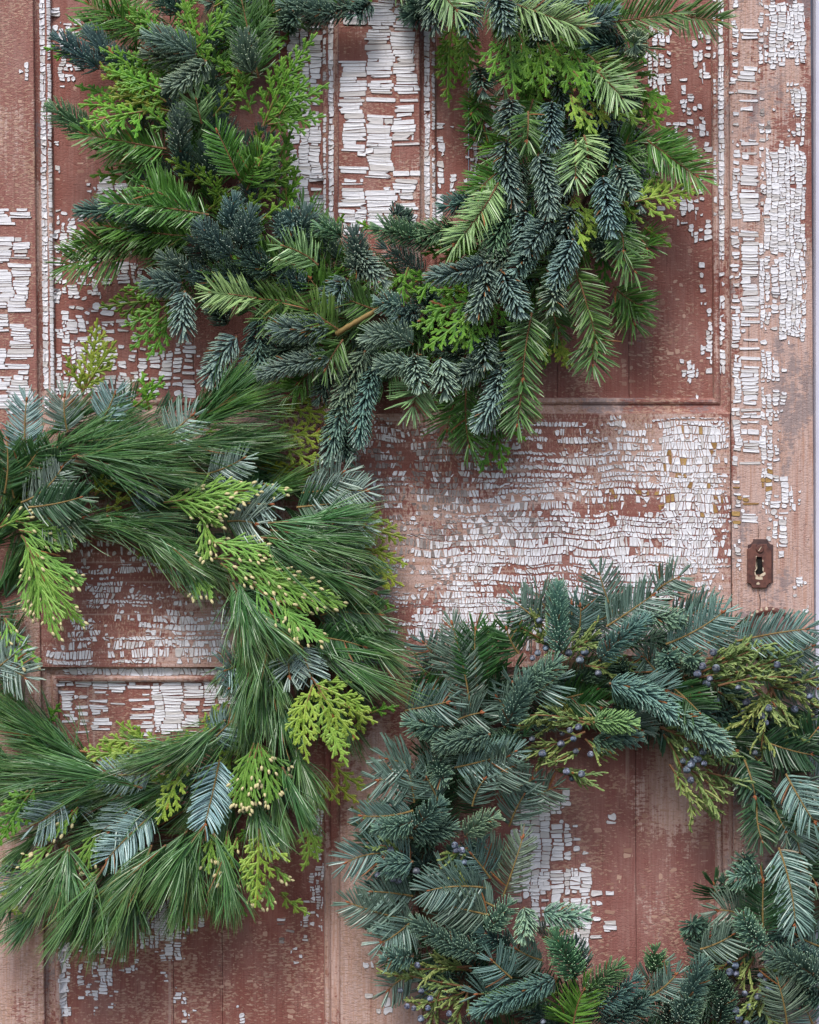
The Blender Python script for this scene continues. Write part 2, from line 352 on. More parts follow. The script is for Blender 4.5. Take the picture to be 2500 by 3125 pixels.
def cells(x0, y0, x1, y1, mode, big, small, warp, wscale, rects, seed, hgt=3.0, tone=None, gap=1.5, corr=.6, res=True):
    """rows of cells: 'tall' = strips run sideways, cells stand side by side; 'wide' = strips run up and down"""
    rg = np.random.default_rng(seed)
    tall = mode == 'tall'
    a0, a1, b0, b1 = (y0, y1, x0, x1) if tall else (x0, x1, y0, y1)     # a: across strips, b: along the strip
    a = a0
    bound = [a0]
    while a < a1-2:
        a += rg.uniform(*big)
        if a1-a < big[0]*.6: a = a1
        bound.append(min(a, a1))
    quads = []
    for i in range(len(bound)-1):
        b = b0 + rg.uniform(-small[1], 0); t0 = 0
        while b < b1:
            wdt = rg.uniform(*small)
            wdt *= math.exp(rg.normal(0, .22))
            t1 = rg.normal(0, .16 if tall else .07)*small[1]
            A0, A1 = bound[i], bound[i+1]
            if rg.random() < .16 and A1-A0 > 1.5*small[0]:                 # a cross crack splits the cell
                m = A0+(A1-A0)*rg.uniform(.3, .7)
                quads.append((A0, m, b, b+wdt, t0, t1)); quads.append((m, A1, b, b+wdt, t0, t1))
            else: quads.append((A0, A1, b, b+wdt, t0, t1))
            b += wdt; t0 = t1
    Q = np.array(quads)
    # strip edges wander, shared by the strips on either side
    wv = (small[1]+big[1])*.55
    def edge(p, q): return (vnoise(q, p*13.7, 62 if tall else 30, seed+21)-.5)*2
    am = (.17 if tall else .26)*(big[0]+big[1])/2 if big[1] > 19 else .8
    cbq = (Q[:, 2]+Q[:, 3])/2
    e0 = edge(Q[:, 0], cbq)*am; e1 = edge(Q[:, 1], cbq)*am
    Q[:, 0] += e0; Q[:, 1] += e1
    Q = Q[Q[:, 1]-Q[:, 0] > 4]
    n0 = len(Q)
    # strips swell and pinch along their length, as the coat let go
    ca = (Q[:, 0]+Q[:, 1])/2; cb = (Q[:, 2]+Q[:, 3])/2
    if res and big[1] > 19:
        f = np.clip((.30 if tall else .62)+(1.15 if tall else .6)*vnoise(cb, ca*7.3, 70 if tall else 26, seed+9), .42, 1.0)
        o = (rg.random(len(Q))-.5)*.5
        xq, yq = (cb, ca) if tall else (ca, cb); D0 = np.clip((dens(dw(xq, yq), yq, rects)-.62)/.3, 0, 1); f = f+(1-f)*D0
        hw = (Q[:, 1]-Q[:, 0])/2*f; ca = ca+o*(1-f)*(Q[:, 1]-Q[:, 0])
        Q[:, 0], Q[:, 1] = ca-hw, ca+hw
    X, Y = (cb, ca) if tall else (ca, cb)
    PX = dw(X, Y)
    D = dens(PX, Y, rects)
    st = (55, 20) if tall else (20, 55)
    n = corr*(.6*vnoise(X/st[0]*30, Y/st[1]*30, 34, seed)+.4*vnoise(X/st[0]*30, Y/st[1]*30, 14, seed+5)) + (1-corr)*rg.random(len(X))
    n = np.argsort(np.argsort(n))/len(n); D = np.minimum(D*1.2, .985)
    keep = np.where(D > n)[0]
    RD = np.maximum(D*.9, dens(PX, Y, RES))*.75
    foot = np.where((D <= n) & (RD > .75*n+.25*rg.random(len(n))) & (rg.random(len(n)) < .8))[0] if res else []
    for k in np.concatenate([keep, foot]).astype(int):
        isf = D[k] <= n[k]
        A0, A1, B0, B1, t0, t1 = Q[k]
        g = gap*rg.uniform(.7, 1.5)*(.5 if D[k] < .85 else .34); marg = D[k]-n[k] if not isf else .05
        c = rg.uniform(.10, .34 if D[k] < .8 else .2)*min(A1-A0, B1-B0)
        P = []                                     # eight corners, uneven, two per corner of the cell
        for (ai, bi) in ((0, 0), (0, 1), (1, 1), (1, 0)):
            aa = A0+g if ai == 0 else A1-g; bb = (B0+t0*(1 if ai else -1)+g) if bi == 0 else (B1+t1*(1 if ai else -1)-g)
            sa = 1 if ai == 0 else -1; sb = 1 if bi == 0 else -1
            c1, c2 = c*rg.uniform(.5, 1.3), c*rg.uniform(.5, 1.3)
            p1, p2 = (aa+sa*c1, bb), (aa, bb+sb*c2)
            P += [p1, p2] if (ai, bi) in ((0, 1), (1, 0)) else [p2, p1]
        P = np.array(P)
        P = P+rg.normal(0, .5, P.shape)
        if rg.random() < .38:
            j = rg.integers(8); m = P.mean(0); P[j] = m+(P[j]-m)*rg.uniform(.45, .8)
        ctr = P.mean(0); shrink = 1.0 if marg > .12 else rg.uniform(.62, 1.0)
        P = ctr + (P-ctr)*shrink*rg.uniform(.93, 1.0, (8, 1))
        # order round the centre
        an = np.arctan2(P[:, 1]-ctr[1], P[:, 0]-ctr[0]); P = P[np.argsort(an)]
        if tall: P = P[:, ::-1]
        Px, Py = P[:, 0], P[:, 1]
        wx = (vnoise(Px, Py, wscale, seed+1)-.5)*2*warp; wy = (vnoise(Px, Py, wscale, seed+2)-.5)*2*warp
        Px = Px+wx*(.5 if tall else 1); Py = Py+wy*(1 if tall else .5)
        if Px.max() > x1+6 or Px.min() < x0-6 or Py.min() < y0-8 or Py.max() > y1+8: continue
        tn = 1.0
        if tone is not None:
            pt = dens(np.array([PX[k]]), np.array([Y[k]]), tone[0])[0]; po = dens(np.array([PX[k]]), np.array([Y[k]]), tone[1])[0]
            r = rg.random()
            if r < pt: tn = .5
            elif r < pt+po: tn = 0.0
        if isf: FL.append((np.stack([Px, Py], 1), .3, 2.0, np.zeros(2))); continue
        FL.append((np.stack([Px, Py], 1), hgt*rg.uniform(.7, 1.35)*(.75 if tn < .9 else 1), tn, rg.normal(0, .35, 2)))

R_STL = [(0, -90, 640, 112, 1240, .97), (3, 40, 330, 85, 430, -.8), (1, 100, 290, 115, 315, .7), (1, 0, 740, 60, 850, .25), (3, 0, 480, 60, 530, -.6)]
cells(-75, 560, XA-14, 1260, 'wide', (60, 130), (7, 12), 4, 40, R_STL, 21)
cells(-60, 100, XA-14, 560, 'wide', (14, 22), (9, 17), 4, 40, [(1, 80, 280, 120, 320, .5), (1, 20, 120, 60, 150, .1)], 22)
R_BEAD = [(0, 90, -60, 170, 1260, .93), (0, 90, 2060, 180, 3200, .55)]
cells(XA+13, -60, XA+31, 1255, 'wide', (16, 18), (10, 20), 1.5, 30, R_BEAD, 23, gap=2)
cells(XA+36, -60, XA+48, 1210, 'wide', (11, 12), (8, 15), 1, 30, [(0, 90, -60, 190, 1260, .8)], 24, gap=1.5)
R_PUL = [(1, 195, 0, 240, 200, .8), (1, 240, 60, 330, 240, .6), (1, 195, 240, 215, 560, .85), (1, 215, 240, 330, 330, .45), (1, 200, 560, 240, 720, .5), (1, 390, 740, 580, 850, .5),
         (1, 250, 900, 340, 1076, .65), (1, 190, 850, 240, 1076, .5), (3, 190, 0, 420, 200, .62), (3, 420, 0, 640, 130, .5), (3, 200, 200, 560, 560, .56), (3, 560, 380, 830, 640, .62), (3, 190, 480, 600, 640, .7),
         (3, 250, 200, 330, 300, -.5), (3, 190, 200, 240, 700, .85),
         (1, 1215, 480, 1362, 900, .93), (1, 1200, 90, 1365, 500, .75)]
cells(XA+50, -60, XB-50, 1205, 'wide', (18, 48), (8, 14), 5, 50, R_PUL, 25)
cells(XB-31, -60, XB-14, 1255, 'wide', (16, 17), (11, 20), 1.5, 30, [(0, 900, -60, 1100, 700, .85)], 26, gap=2)
cells(XB-48, -60, XB-37, 1210, 'wide', (10, 11), (8, 15), 1, 30, [(0, 900, -60, 1100, 700, .6)], 27)
R_MUN = [(1, 1430, 20, 1725, 960, .95), (2, 0, 80, 40, 960, .85), (1, 1510, 280, 1550, 620, -.85), (1, 1440, 110, 1520, 200, -.9), (1, 1450, 740, 1690, 790, -.8), (1, 1560, 400, 1640, 480, -.6), (1, 1600, 290, 1650, 380, -.6), (1, 1690, 600, 1720, 700, -.7), (1, 1450, 460, 1500, 520, -.5)]
cells(XB+4, -60, XC-4, 900, 'wide', (32, 90), (7, 14), 5, 60, R_MUN, 28, hgt=3.1)
cells(XC+13, -60, XC+31, 1255, 'wide', (16, 18), (10, 18), 1.5, 30, [(0, 1200, -60, 1400, 700, .85)], 29, gap=2)
cells(XC+36, -60, XC+48, 1210, 'wide', (10, 11), (8, 15), 1, 30, [(0, 1200, -60, 1400, 700, .5)], 30)
R_PUR = [(2, 110, 560, 150, 930, .75), (2, 160, 680, 200, 830, .5), (2, 110, 450, 170, 560, .3), (2, 250, 540, 340, 830, .55), (2, 320, 340, 380, 480, .5), (2, 200, 780, 280, 840, .7), (2, 0, 460, 140, 560, .25),
         (2, 990, 200, 1120, 390, .62), (2, 1020, 100, 1090, 200, .75), (2, 1200, 120, 1260, 240, .5), (2, 1225, 240, 1262, 1076, .45), (2, 1130, 330, 1225, 600, .22), (2, 1100, 500, 1170, 620, .35), (2, 940, 680, 1060, 760, .85), (2, 1130, 820, 1262, 1030, .42),
         (2, 1060, 840, 1150, 900, .3), (2, 1130, 740, 1200, 800, .5),
         (4, 1228, 0, 1262, 160, .6), (4, 1250, 200, 1282, 640, .55), (4, 1215, 200, 1250, 260, .25), (4, 950, 598, 1285, 625, .8), (4, 1155, 440, 1215, 530, .7), (4, 600, 625, 720, 640, .4), (4, 705, 595, 730, 615, .9), (4, 990, 155, 1020, 170, .9)]
cells(XC+50, -60, XD-50, 1212, 'wide', (12, 27), (9, 18), 4, 45, R_PUR, 31)
cells(XD-31, -60, XD-13, 1255, 'wide', (17, 18), (11, 20), 1.5, 30, [(0, 2100, -60, 2300, 800, .93), (4, 1300, 0, 1345, 560, .6)], 32, gap=2)
cells(XD-47, -60, XD-37, 1210, 'wide', (9, 10), (8, 15), 1, 30, [(0, 2100, -60, 2300, 700, .25)], 33)
R_STR = [(2, 1350, 0, 1400, 300, .45), (2, 1430, 0, 1500, 300, .62), (2, 1500, 0, 1685, 260, .85), (2, 1540, 60, 1640, 110, -.3), (2, 1590, 350, 1680, 480, .8), (2, 1360, 300, 1430, 700, .30), (2, 1440, 400, 1510, 660, .5),
         (2, 1600, 480, 1680, 640, .5), (2, 1490, 620, 1670, 1076, .90), (2, 1350, 700, 1480, 1076, .62), (2, 1580, 240, 1620, 350, -.8), (2, 1500, 480, 1580, 620, -.85), (2, 1480, 250, 1580, 430, -.5),
         (4, 1363, 0, 1440, 900, .93), (4, 1440, 0, 1530, 300, .62), (4, 1530, 0, 1665, 345, .88), (4, 1440, 300, 1480, 780, .6), (4, 1480, 400, 1560, 540, .6), (4, 1480, 540, 1550, 740, .5), (4, 1430, 700, 1530, 880, .7), (4, 1370, 900, 1430, 1076, .4), (4, 1480, 880, 1540, 1070, .75), (4, 1555, 940, 1615, 1076, .7),
         (6, 1368, 0, 1420, 90, .75), (6, 1372, 90, 1420, 230, .5), (6, 1535, 0, 1590, 150, .7), (6, 1550, 150, 1575, 190, .5), (6, 1630, 245, 1690, 330, .6), (6, 1650, 330, 1690, 450, .4)]
R_STR = [r[:5]+((min(r[5]*1.25, 1) if r[5] > 0 else r[5]*.8),) for r in R_STR]
T_STR = ([(2, 1440, 300, 1560, 560, .5)], [(4, 1380, 900, 1500, 1000, .9), (4, 1365, 900, 1480, 1076, .5), (6, 1368, 0, 1420, 90, .35)])
cells(XD+5, -60, XD+90, 1960, 'wide', (24, 50), (8, 14), 3, 50, R_STR, 34, tone=T_STR)
cells(XD+90, -60, XE-20, 1960, 'wide', (12, 25), (8, 15), 4, 50, R_STR, 35, tone=T_STR)
R_RAIL = [(4, 0, 690, 330, 1076, .70), (4, 250, 690, 620, 1076, .66), (4, 480, 700, 740, 760, .8), (4, 620, 700, 1060, 1076, .66), (4, 1040, 690, 1345, 1076, 1.0), (4, 1090, 720, 1310, 1090, 1.0), (6, 1080, -20, 1320, 240, 1.0), (4, 1060, 700, 1330, 1090, 1.0), (4, 1290, 820, 1345, 1076, -.55), (4, 740, 700, 850, 760, -.5), (4, 980, 690, 1060, 760, -.8), (4, 560, 740, 800, 790, -.4),
          (6, 0, 0, 1120, 560, .80), (6, 1080, 0, 1340, 290, 1.0), (6, 1290, 60, 1345, 300, -.7), (6, 900, 250, 1300, 420, .6), (6, 0, 0, 250, 120, -.2), (6, 380, 230, 760, 340, -.25), (6, 0, 200, 130, 420, -.3), (3, 1480, 680, 1725, 1076, .7), (5, 1600, 0, 1725, 500, .55),
          (5, 480, 180, 780, 280, .7), (5, 320, 130, 600, 200, .35), (5, 330, 210, 480, 280, .6), (5, 380, 280, 640, 420, .6), (5, 640, 280, 900, 400, .5), (5, 460, 400, 760, 520, .5), (5, 280, 460, 480, 570, .6), (5, 480, 500, 960, 590, .8), (5, 690, 440, 960, 530, .8), (5, 200, 580, 420, 660, .8), (5, 420, 580, 680, 660, .65), (5, 720, 570, 940, 640, .9), (5, 880, 380, 1000, 480, .7)]
T_RAIL = ([(4, 0, 680, 250, 1076, .75), (4, 230, 800, 480, 960, .4), (3, 1480, 800, 1725, 1076, .7), (6, 0, 0, 240, 160, .75), (6, 200, 0, 700, 120, .3), (6, 0, 160, 200, 420, .35), (5, 1600, 0, 1725, 200, .6)], [(4, 830, 990, 1130, 1076, .3), (4, 1040, 700, 1340, 1076, .05)])
cells(XA+4, Y1+8, XD-6, Y2-6, 'tall', (12, 29), (6, 13), 8, 95, R_RAIL, 36, hgt=3.1, tone=T_RAIL, gap=2.2, corr=.7)
# strip along the moulding under the rail, and the panels below
cells(XA+60, Y2+6, XB-60, Y2+27, 'tall', (20, 21), (11, 24), 1, 30, [(5, 210, 650, 1000, 740, .97)], 37, gap=1.6)
R_PLL = [(5, 180, 690, 260, 930, .75), (5, 260, 700, 440, 735, .8), (5, 360, 700, 560, 770, .75), (5, 450, 720, 610, 780, .6), (5, 400, 780, 450, 930, .75), (5, 490, 790, 560, 830, .7), (5, 600, 700, 820, 930, .86), (5, 830, 700, 1000, 830, .75), (5, 540, 780, 600, 900, .4), (5, 260, 790, 330, 920, .6), (5, 150, 860, 240, 930, .6),
         (7, 236, 740, 275, 1083, .9), (7, 320, 740, 350, 1010, .5), (7, 360, 700, 450, 960, .42), (7, 240, 640, 420, 760, .5), (7, 480, 800, 560, 880, .45), (7, 640, 530, 745, 740, .7), (7, 690, 740, 745, 825, .9), (7, 750, 620, 870, 720, .4), (7, 330, 940, 470, 1000, .4), (7, 380, 990, 420, 1050, .3), (7, 700, 960, 820, 1060, .25), (7, 660, 870, 740, 910, .35), (7, 1130, 630, 1190, 780, .4), (7, 1200, 660, 1260, 850, .2), (7, 980, 1000, 1030, 1083, .4), (7, 1330, 130, 1415, 700, .5), (7, 1270, 480, 1300, 760, .3), (7, 560, 600, 660, 780, .4)]
R_PLL = [r[:5]+(min(r[5]*1.3, 1),) for r in R_PLL]
T_PLL = ([(7, 900, 700, 1300, 900, .45), (7, 780, 680, 900, 780, .6), (7, 1130, 640, 1260, 860, .4)], [])
cells(XA+50, Y2+52, XB-52, 2245, 'wide', (34, 72), (7, 12), 4, 50, R_PLL, 38)
cells(XA+60, 2250, XB-52, 3300, 'wide', (10, 28), (7, 11), 4, 50, R_PLL, 48, tone=T_PLL)
cells(XA+44, Y2+52, XA+66, 3300, 'wide', (20, 22), (11, 22), 2, 50, [(7, 236, 740, 275, 1200, .92)], 42)
cells(XB-50, 2300, XB-36, 3300, 'wide', (10, 12), (10, 30), 1, 30, [(7, 1405, 100, 1440, 500, .7), (7, 1400, 950, 1440, 1083, .5)], 39)
cells(XB+40, 2500, XC-40, 3300, 'wide', (22, 34), (16, 22), 3, 30, [(7, 1545, 835, 1575, 855, .9), (7, 1520, 955, 1545, 975, .9), (7, 1580, 1000, 1645, 1040, .95)], 40)
R_PLR = [(8, 440, 120, 600, 560, .88), (8, 650, 95, 680, 150, .9), (8, 600, 150, 640, 230, .6), (8, 600, 230, 690, 420, .72), (8, 690, 330, 750, 400, .8), (8, 610, 420, 760, 560, .78), (8, 500, 520, 690, 680, .6), (8, 690, 560, 780, 800, .82), (8, 780, 560, 830, 600, .6), (8, 780, 690, 835, 770, .6), (8, 845, 235, 885, 330, .3), (8, 1290, 130, 1330, 240, .7), (8, 1080, 320, 1120, 360, .4), (8, 1085, 680, 1100, 700, .8), (8, 760, 520, 830, 560, .3), (8, 690, 400, 720, 800, .5)]
R_PLR = [r[:5]+(min(r[5]*1.15, 1),) for r in R_PLR]
cells(XC+50, Y2+52, XD-52, 3300, 'wide', (18, 40), (9, 17), 3, 60, R_PLR, 41)

def flake_geo(fl):
    """eight-sided curled chip: rim, dished middle, broken edge coloured dark for dirt and painted shadow"""
    P, h, tn, tilt = fl
    c = P.mean(0); q = P-c; span = np.abs(q).max()
    base = height(P[:, 0], P[:, 1]); ch = height(c[0], c[1])
    rim = base + h + (q @ tilt)/max(span, 1)*.9
    r = random.random()
    In = c + q*(.80 if span > 7 else .7)
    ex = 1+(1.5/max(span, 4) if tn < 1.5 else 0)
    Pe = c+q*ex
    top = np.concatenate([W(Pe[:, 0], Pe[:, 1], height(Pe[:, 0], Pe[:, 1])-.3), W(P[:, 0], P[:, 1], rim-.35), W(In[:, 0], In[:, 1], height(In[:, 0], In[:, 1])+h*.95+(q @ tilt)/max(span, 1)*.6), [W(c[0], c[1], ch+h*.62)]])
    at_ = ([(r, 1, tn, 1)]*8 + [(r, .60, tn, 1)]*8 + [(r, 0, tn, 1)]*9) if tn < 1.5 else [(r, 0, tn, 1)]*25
    return top, np.array(at_)
n8 = np.arange(8); m8 = (n8+1) % 8
FQ = np.concatenate([np.stack([n8, m8, m8+8, n8+8], 1), np.stack([n8+8, m8+8, m8+16, n8+16], 1)])
FT = np.stack([n8+16, m8+16, np.full(8, 24)], 1)
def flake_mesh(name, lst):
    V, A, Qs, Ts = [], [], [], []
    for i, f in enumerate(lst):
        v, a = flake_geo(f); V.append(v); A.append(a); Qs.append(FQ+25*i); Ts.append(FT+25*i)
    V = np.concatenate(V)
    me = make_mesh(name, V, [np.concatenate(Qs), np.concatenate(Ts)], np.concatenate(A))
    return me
def area(P): return .5*abs(np.dot(P[:, 0], np.roll(P[:, 1], 1))-np.dot(P[:, 1], np.roll(P[:, 0], 1)))
for f in FL:                                       # consistent winding, seen from the front
    P = f[0]
    if (np.dot(P[:, 0], np.roll(P[:, 1], -1))-np.dot(P[:, 1], np.roll(P[:, 0], -1))) > 0: P[:] = P[::-1]
def in_wreath(x, y):
    for cx, cy, r0, r1 in ((1190, 370, 330, 900), (400, 1950, 300, 800), (1890, 2620, 360, 800)):
        d = math.hypot(x-cx, y-cy)
        if r0 < d < r1: return True
    return not (0 < x < 2480 and 0 < y < 3125)
order = sorted(range(len(FL)), key=lambda i: -area(FL[i][0])*(FL[i][2] < 1.5)*(0.0 if in_wreath(*FL[i][0].mean(0)) else 1))
big = order[:290]
def host(x, y):
    if x < XA: return stL
    if x > XD: return stR
    if Y1 < y < Y2: return rail
    if XB < x < XC: return munU if y < Y1 else munL
    return pan[(0 if x < XB else 1)+(0 if y < Y1 else 2)]
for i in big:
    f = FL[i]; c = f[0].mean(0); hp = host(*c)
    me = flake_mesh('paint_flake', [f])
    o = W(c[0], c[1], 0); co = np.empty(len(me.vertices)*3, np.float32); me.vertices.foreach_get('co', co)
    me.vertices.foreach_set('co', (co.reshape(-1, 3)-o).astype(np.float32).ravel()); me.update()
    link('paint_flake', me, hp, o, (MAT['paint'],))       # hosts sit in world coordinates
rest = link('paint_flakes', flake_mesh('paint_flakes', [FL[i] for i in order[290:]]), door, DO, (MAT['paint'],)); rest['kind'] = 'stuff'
print('flakes', len(FL))

# ------------------------------------------------------------------ lock plate and knob
def prism(poly, z0, z1, bev=1.2, hole=None):
    """extruded outline (photograph pixels) with an eased front edge; optional hole outline of the same length"""
    P = np.array(poly, float); n = len(P); c = P.mean(0)
    ins = P + (c-P)/np.linalg.norm(c-P, axis=1, keepdims=True)*bev
    rings = [np.c_[P, np.full(n, z0)], np.c_[P, np.full(n, z1-bev)], np.c_[ins, np.full(n, z1)]]
    if hole is not None:
        H = np.array(hole, float); rings += [np.c_[H, np.full(n, z1)], np.c_[H, np.full(n, z0)]]
    V = np.concatenate(rings); V = np.stack([V[:, 0]*K, -V[:, 2]*K, (3125-V[:, 1])*K], 1)
    i = np.arange(n); j = (i+1) % n; q = [np.stack([i+a*n, j+a*n, j+(a+1)*n, i+(a+1)*n], 1) for a in range(len(rings)-1)]
    polys = [np.concatenate(q)]
    if hole is None: polys.append((np.arange(n)+2*n)[None, :])
    return V, polys
def outline(x0, y0, x1, y1, cut, n=8):
    """rectangle with scooped corners"""
    pts = []
    for cx, cy, a0 in ((x1, y0, 180), (x1, y1, 270), (x0, y1, 0), (x0, y0, 90)):
        for k in range(n):
            a = math.radians(a0 - 90*k/(n-1))
            pts.append((cx+cut*math.cos(a), cy+cut*math.sin(a)))
    return pts
kx, ky = 2316, 1720
plate_o = outline(2279, 1660, 2353, 1794, 15)
N_ = len(plate_o)
key = []                                            # keyhole: square-topped slot over a round hole
for p in plate_o:
    a = math.atan2(p[1]-1722, p[0]-kx)
    dx, dy = math.cos(a), math.sin(a)
    best = 1e9
    for s in np.linspace(.5, 60, 240):
        x, y = kx+dx*s, 1722+dy*s
        ok = (abs(x-kx) < 8 and 1696 < y < 1740) or math.hypot(x-kx+1, y-1743) < 13
        if not ok: best = s; break
    key.append((kx+dx*best, 1722+dy*best))
V, P = prism(outline(2282, 1645, 2359, 1793, 17), .3, 4.5)
back = link('back_plate', make_mesh('back_plate', V, P), door, DO, (MAT['iron_dark'],))
V, P = prism(plate_o, 4, 11, 1.6, key)
plate = link('key_plate', make_mesh('key_plate', V, P), door, DO, (MAT['iron'],)); plate['label'] = 'brown painted iron keyhole plate with chipped edges'
V, P = prism([(kx+22*math.cos(t), 1722+40*math.sin(t)) for t in np.linspace(0, 2*math.pi, 20)[:-1]], 4.6, 5.2, .1)
link('keyhole', make_mesh('keyhole', V, P), plate, (0, 0, 0), (MAT['black'],))
V, P = prism([(2317+12*math.cos(t), 1675+12.5*math.sin(t)) for t in np.linspace(0, 2*math.pi, 21)[:-1]], 10.5, 15, 2.2)
scr = link('screw', make_mesh('screw', V, P), plate, (0, 0, 0), (MAT['iron'],))
V, P = prism([(2313, 1682), (2311, 1681), (2320, 1668), (2322, 1669)], 14.6, 15.6, .2)
link('paint_chip', make_mesh('paint_chip', V, P), plate, (0, 0, 0), (MAT['cream'],))
for poly in ([(2305, 1697), (2308, 1696), (2309, 1735), (2303, 1744), (2301, 1742), (2306, 1733)], [(2300, 1746), (2303, 1746), (2306, 1754), (2312, 1757), (2310, 1760), (2302, 1755)], [(2304, 1758), (2325, 1761), (2326, 1768), (2318, 1769), (2304, 1767)], [(2325, 1749), (2333, 1745), (2335, 1752), (2328, 1758), (2317, 1760), (2316, 1755)],
             [(2307, 1779), (2313, 1775), (2318, 1782), (2312, 1785), (2306, 1783)], [(2306, 1700), (2308, 1698), (2309, 1722), (2306, 1734), (2304, 1732)], [(2325, 1731), (2329, 1733), (2328, 1745), (2325, 1741)], [(2325, 1708), (2328, 1709), (2327, 1716), (2325, 1714)]):
    V, P = prism(poly, 10.4, 12.2, .5); link('paint_chip', make_mesh('paint_chip', V, P), plate, (0, 0, 0), (MAT['cream'],))
def lathe(cx, cy, prof, n=40):
    V = []; 
    for r, z in prof:
        for t in np.linspace(0, 2*math.pi, n+1)[:-1]:
            V.append(((cx+r*math.cos(t))*K, -z*K, (3125-(cy+r*math.sin(t)))*K))
    i = np.arange(n); j = (i+1) % n
    return np.array(V), [np.concatenate([np.stack([i+a*n, j+a*n, j+(a+1)*n, i+(a+1)*n], 1) for a in range(len(prof)-1)]), (np.arange(n)+(len(prof)-1)*n)[None, :]]
V, P = lathe(2346, 1936, [(84, .3), (84, 5), (81, 8), (74, 9.5), (69, 8), (66, 6), (30, 6), (28, 20), (2, 20)])
ros = link('rosette', make_mesh('rosette', V, P, smooth=True), door, DO, (MAT['iron'],))
V, P = lathe(2346, 1936, [(26, 19), (24, 40), (38, 50), (58, 60), (66, 74), (64, 88), (52, 98), (28, 104), (3, 105)])
link('doorknob', make_mesh('doorknob', V, P, smooth=True), door, DO, (MAT['knob'],))
for k in range(7):
    a = math.radians(200+k*13+random.uniform(-3, 3)); x, y = 2346+79*math.cos(a), 1936+79*math.sin(a); s = random.uniform(3, 6)
    V, P = prism([(x+s*math.cos(t)*random.uniform(.7, 1.3), y+s*math.sin(t)*random.uniform(.7, 1.3)) for t in np.linspace(0, 6.28, 7)[:-1]], 7.5, 9.6, .5)
    link('paint_chip', make_mesh('paint_chip', V, P), ros, (0, 0, 0), (MAT['cream'],))
# dark check in the stile through the lock, drying cracks elsewhere: thin open splits
def crack(host_, pts, wd, nm='crack', h=.25):
    V, q = [], []
    for i, (x, y) in enumerate(pts):
        f = math.sin(math.pi*(i+.3)/(len(pts)-.4))
        jx = random.uniform(-1, 1)
        V += [W(x+jx-wd*f, y, height(x, y)+h), W(x+jx+wd*f, y, height(x, y)+h)]
        if i: q.append((2*i-2, 2*i-1, 2*i+1, 2*i))
    link(nm, make_mesh(nm, np.array(V), [np.array(q)[:, ::-1]]), host_, (0, 0, 0), (MAT['black'],))
crack(stR, [(2318-2, y) for y in range(1600, 1652, 8)], 1.0); crack(stR, [(2320-3+math.sin(y*.1)*2, y) for y in range(1792, 1900, 9)], 1.3)
crack(stR, [(2288, y) for y in range(840, 1150, 12)], .8, h=.25)
for gx, gy, gl_, gw in ((2457, 1601, 14, 4), (2466, 1646, 7, 2.5), (2322, 1617, 5, 2.5), (1810, 1218, 10, 2.5)):
    crack(stR if gx > XD else pan[1], [(gx+(i-3)*gl_/7, gy-(i-3)*.8) for i in range(7)], gw*.5, 'gouge')

# ------------------------------------------------------------------ greenery
CAMV = np.array([0, -1.0, 0])
def needles(P, D, C, N_, L, Wd, Th, rings=(0, .3, .72, 1), prof=(.55, 1, .95, .35), rnd=None, closed=True):
    """bent tapering needles: base P, first direction D, last direction C, face normal N_"""
    n = len(P); R = len(rings); L = np.broadcast_to(L, (n,)); Wd = np.broadcast_to(Wd, (n,)); Th = np.broadcast_to(Th, (n,))
    rnd = RNG.random(n) if rnd is None else rnd
    k = 4 if closed else 3
    V = np.empty((n, R, k, 3)); A = np.ones((n, R, k, 4))
    for r, s in enumerate(rings):
        c = P + L[:, None]*(D*s + (C-D)*s*s/2)
        t = nrm(D+(C-D)*s); sd = nrm(np.cross(t, N_)); up = np.cross(sd, t)
        pw = prof[r] if np.isscalar(prof[r]) else prof[r]
        w_ = (Wd*pw)[:, None]; h_ = (Th*pw)[:, None]
        V[:, r, 0] = c-sd*w_; V[:, r, 1] = c+up*h_; V[:, r, 2] = c+sd*w_
        if closed: V[:, r, 3] = c-up*h_
        A[:, r, :, 0] = rnd[:, None]; A[:, r, :, 1] = s
        A[:, r, 0, 2] = .5; A[:, r, 1, 2] = 1; A[:, r, 2, 2] = .5
        if closed: A[:, r, 3, 2] = 0
    base = (np.arange(n)*R*k)[:, None, None]
    q = []
    kk = 4 if closed else 2
    for r in range(R-1):
        for j in range(kk):
            j2 = (j+1) % k
            q.append([r*k+j, r*k+j2, (r+1)*k+j2, (r+1)*k+j])
    if closed: q.append([(R-1)*k+j for j in range(4)])
    Q = (np.array(q)[None]+base).reshape(-1, 4)
    return V.reshape(-1, 3), Q, A.reshape(-1, 4)
class Curve:
    def __init__(s, a, b, bend=0, arch=0):
        s.a, s.b = np.array(a), np.array(b); d = s.b-s.a; s.len = np.linalg.norm(d)
        side = nrm(np.cross(d, CAMV)); s.m = (s.a+s.b)/2 + side*bend*s.len + CAMV*arch*s.len
    def p(s, t):
        t = np.asarray(t, float)[..., None]; return (1-t)**2*s.a + 2*t*(1-t)*s.m + t*t*s.b
    def t(s, t):
        t = np.asarray(t, float)[..., None]; return nrm(2*(1-t)*(s.m-s.a) + 2*t*(s.b-s.m))
    def frame(s, t):
        tg = s.t(t); up = CAMV + 0*tg + np.array([0, 0, .0]); sd = nrm(np.cross(tg, up+np.array([.013, 0, .017]))); up = np.cross(sd, tg)
        return tg, sd, up
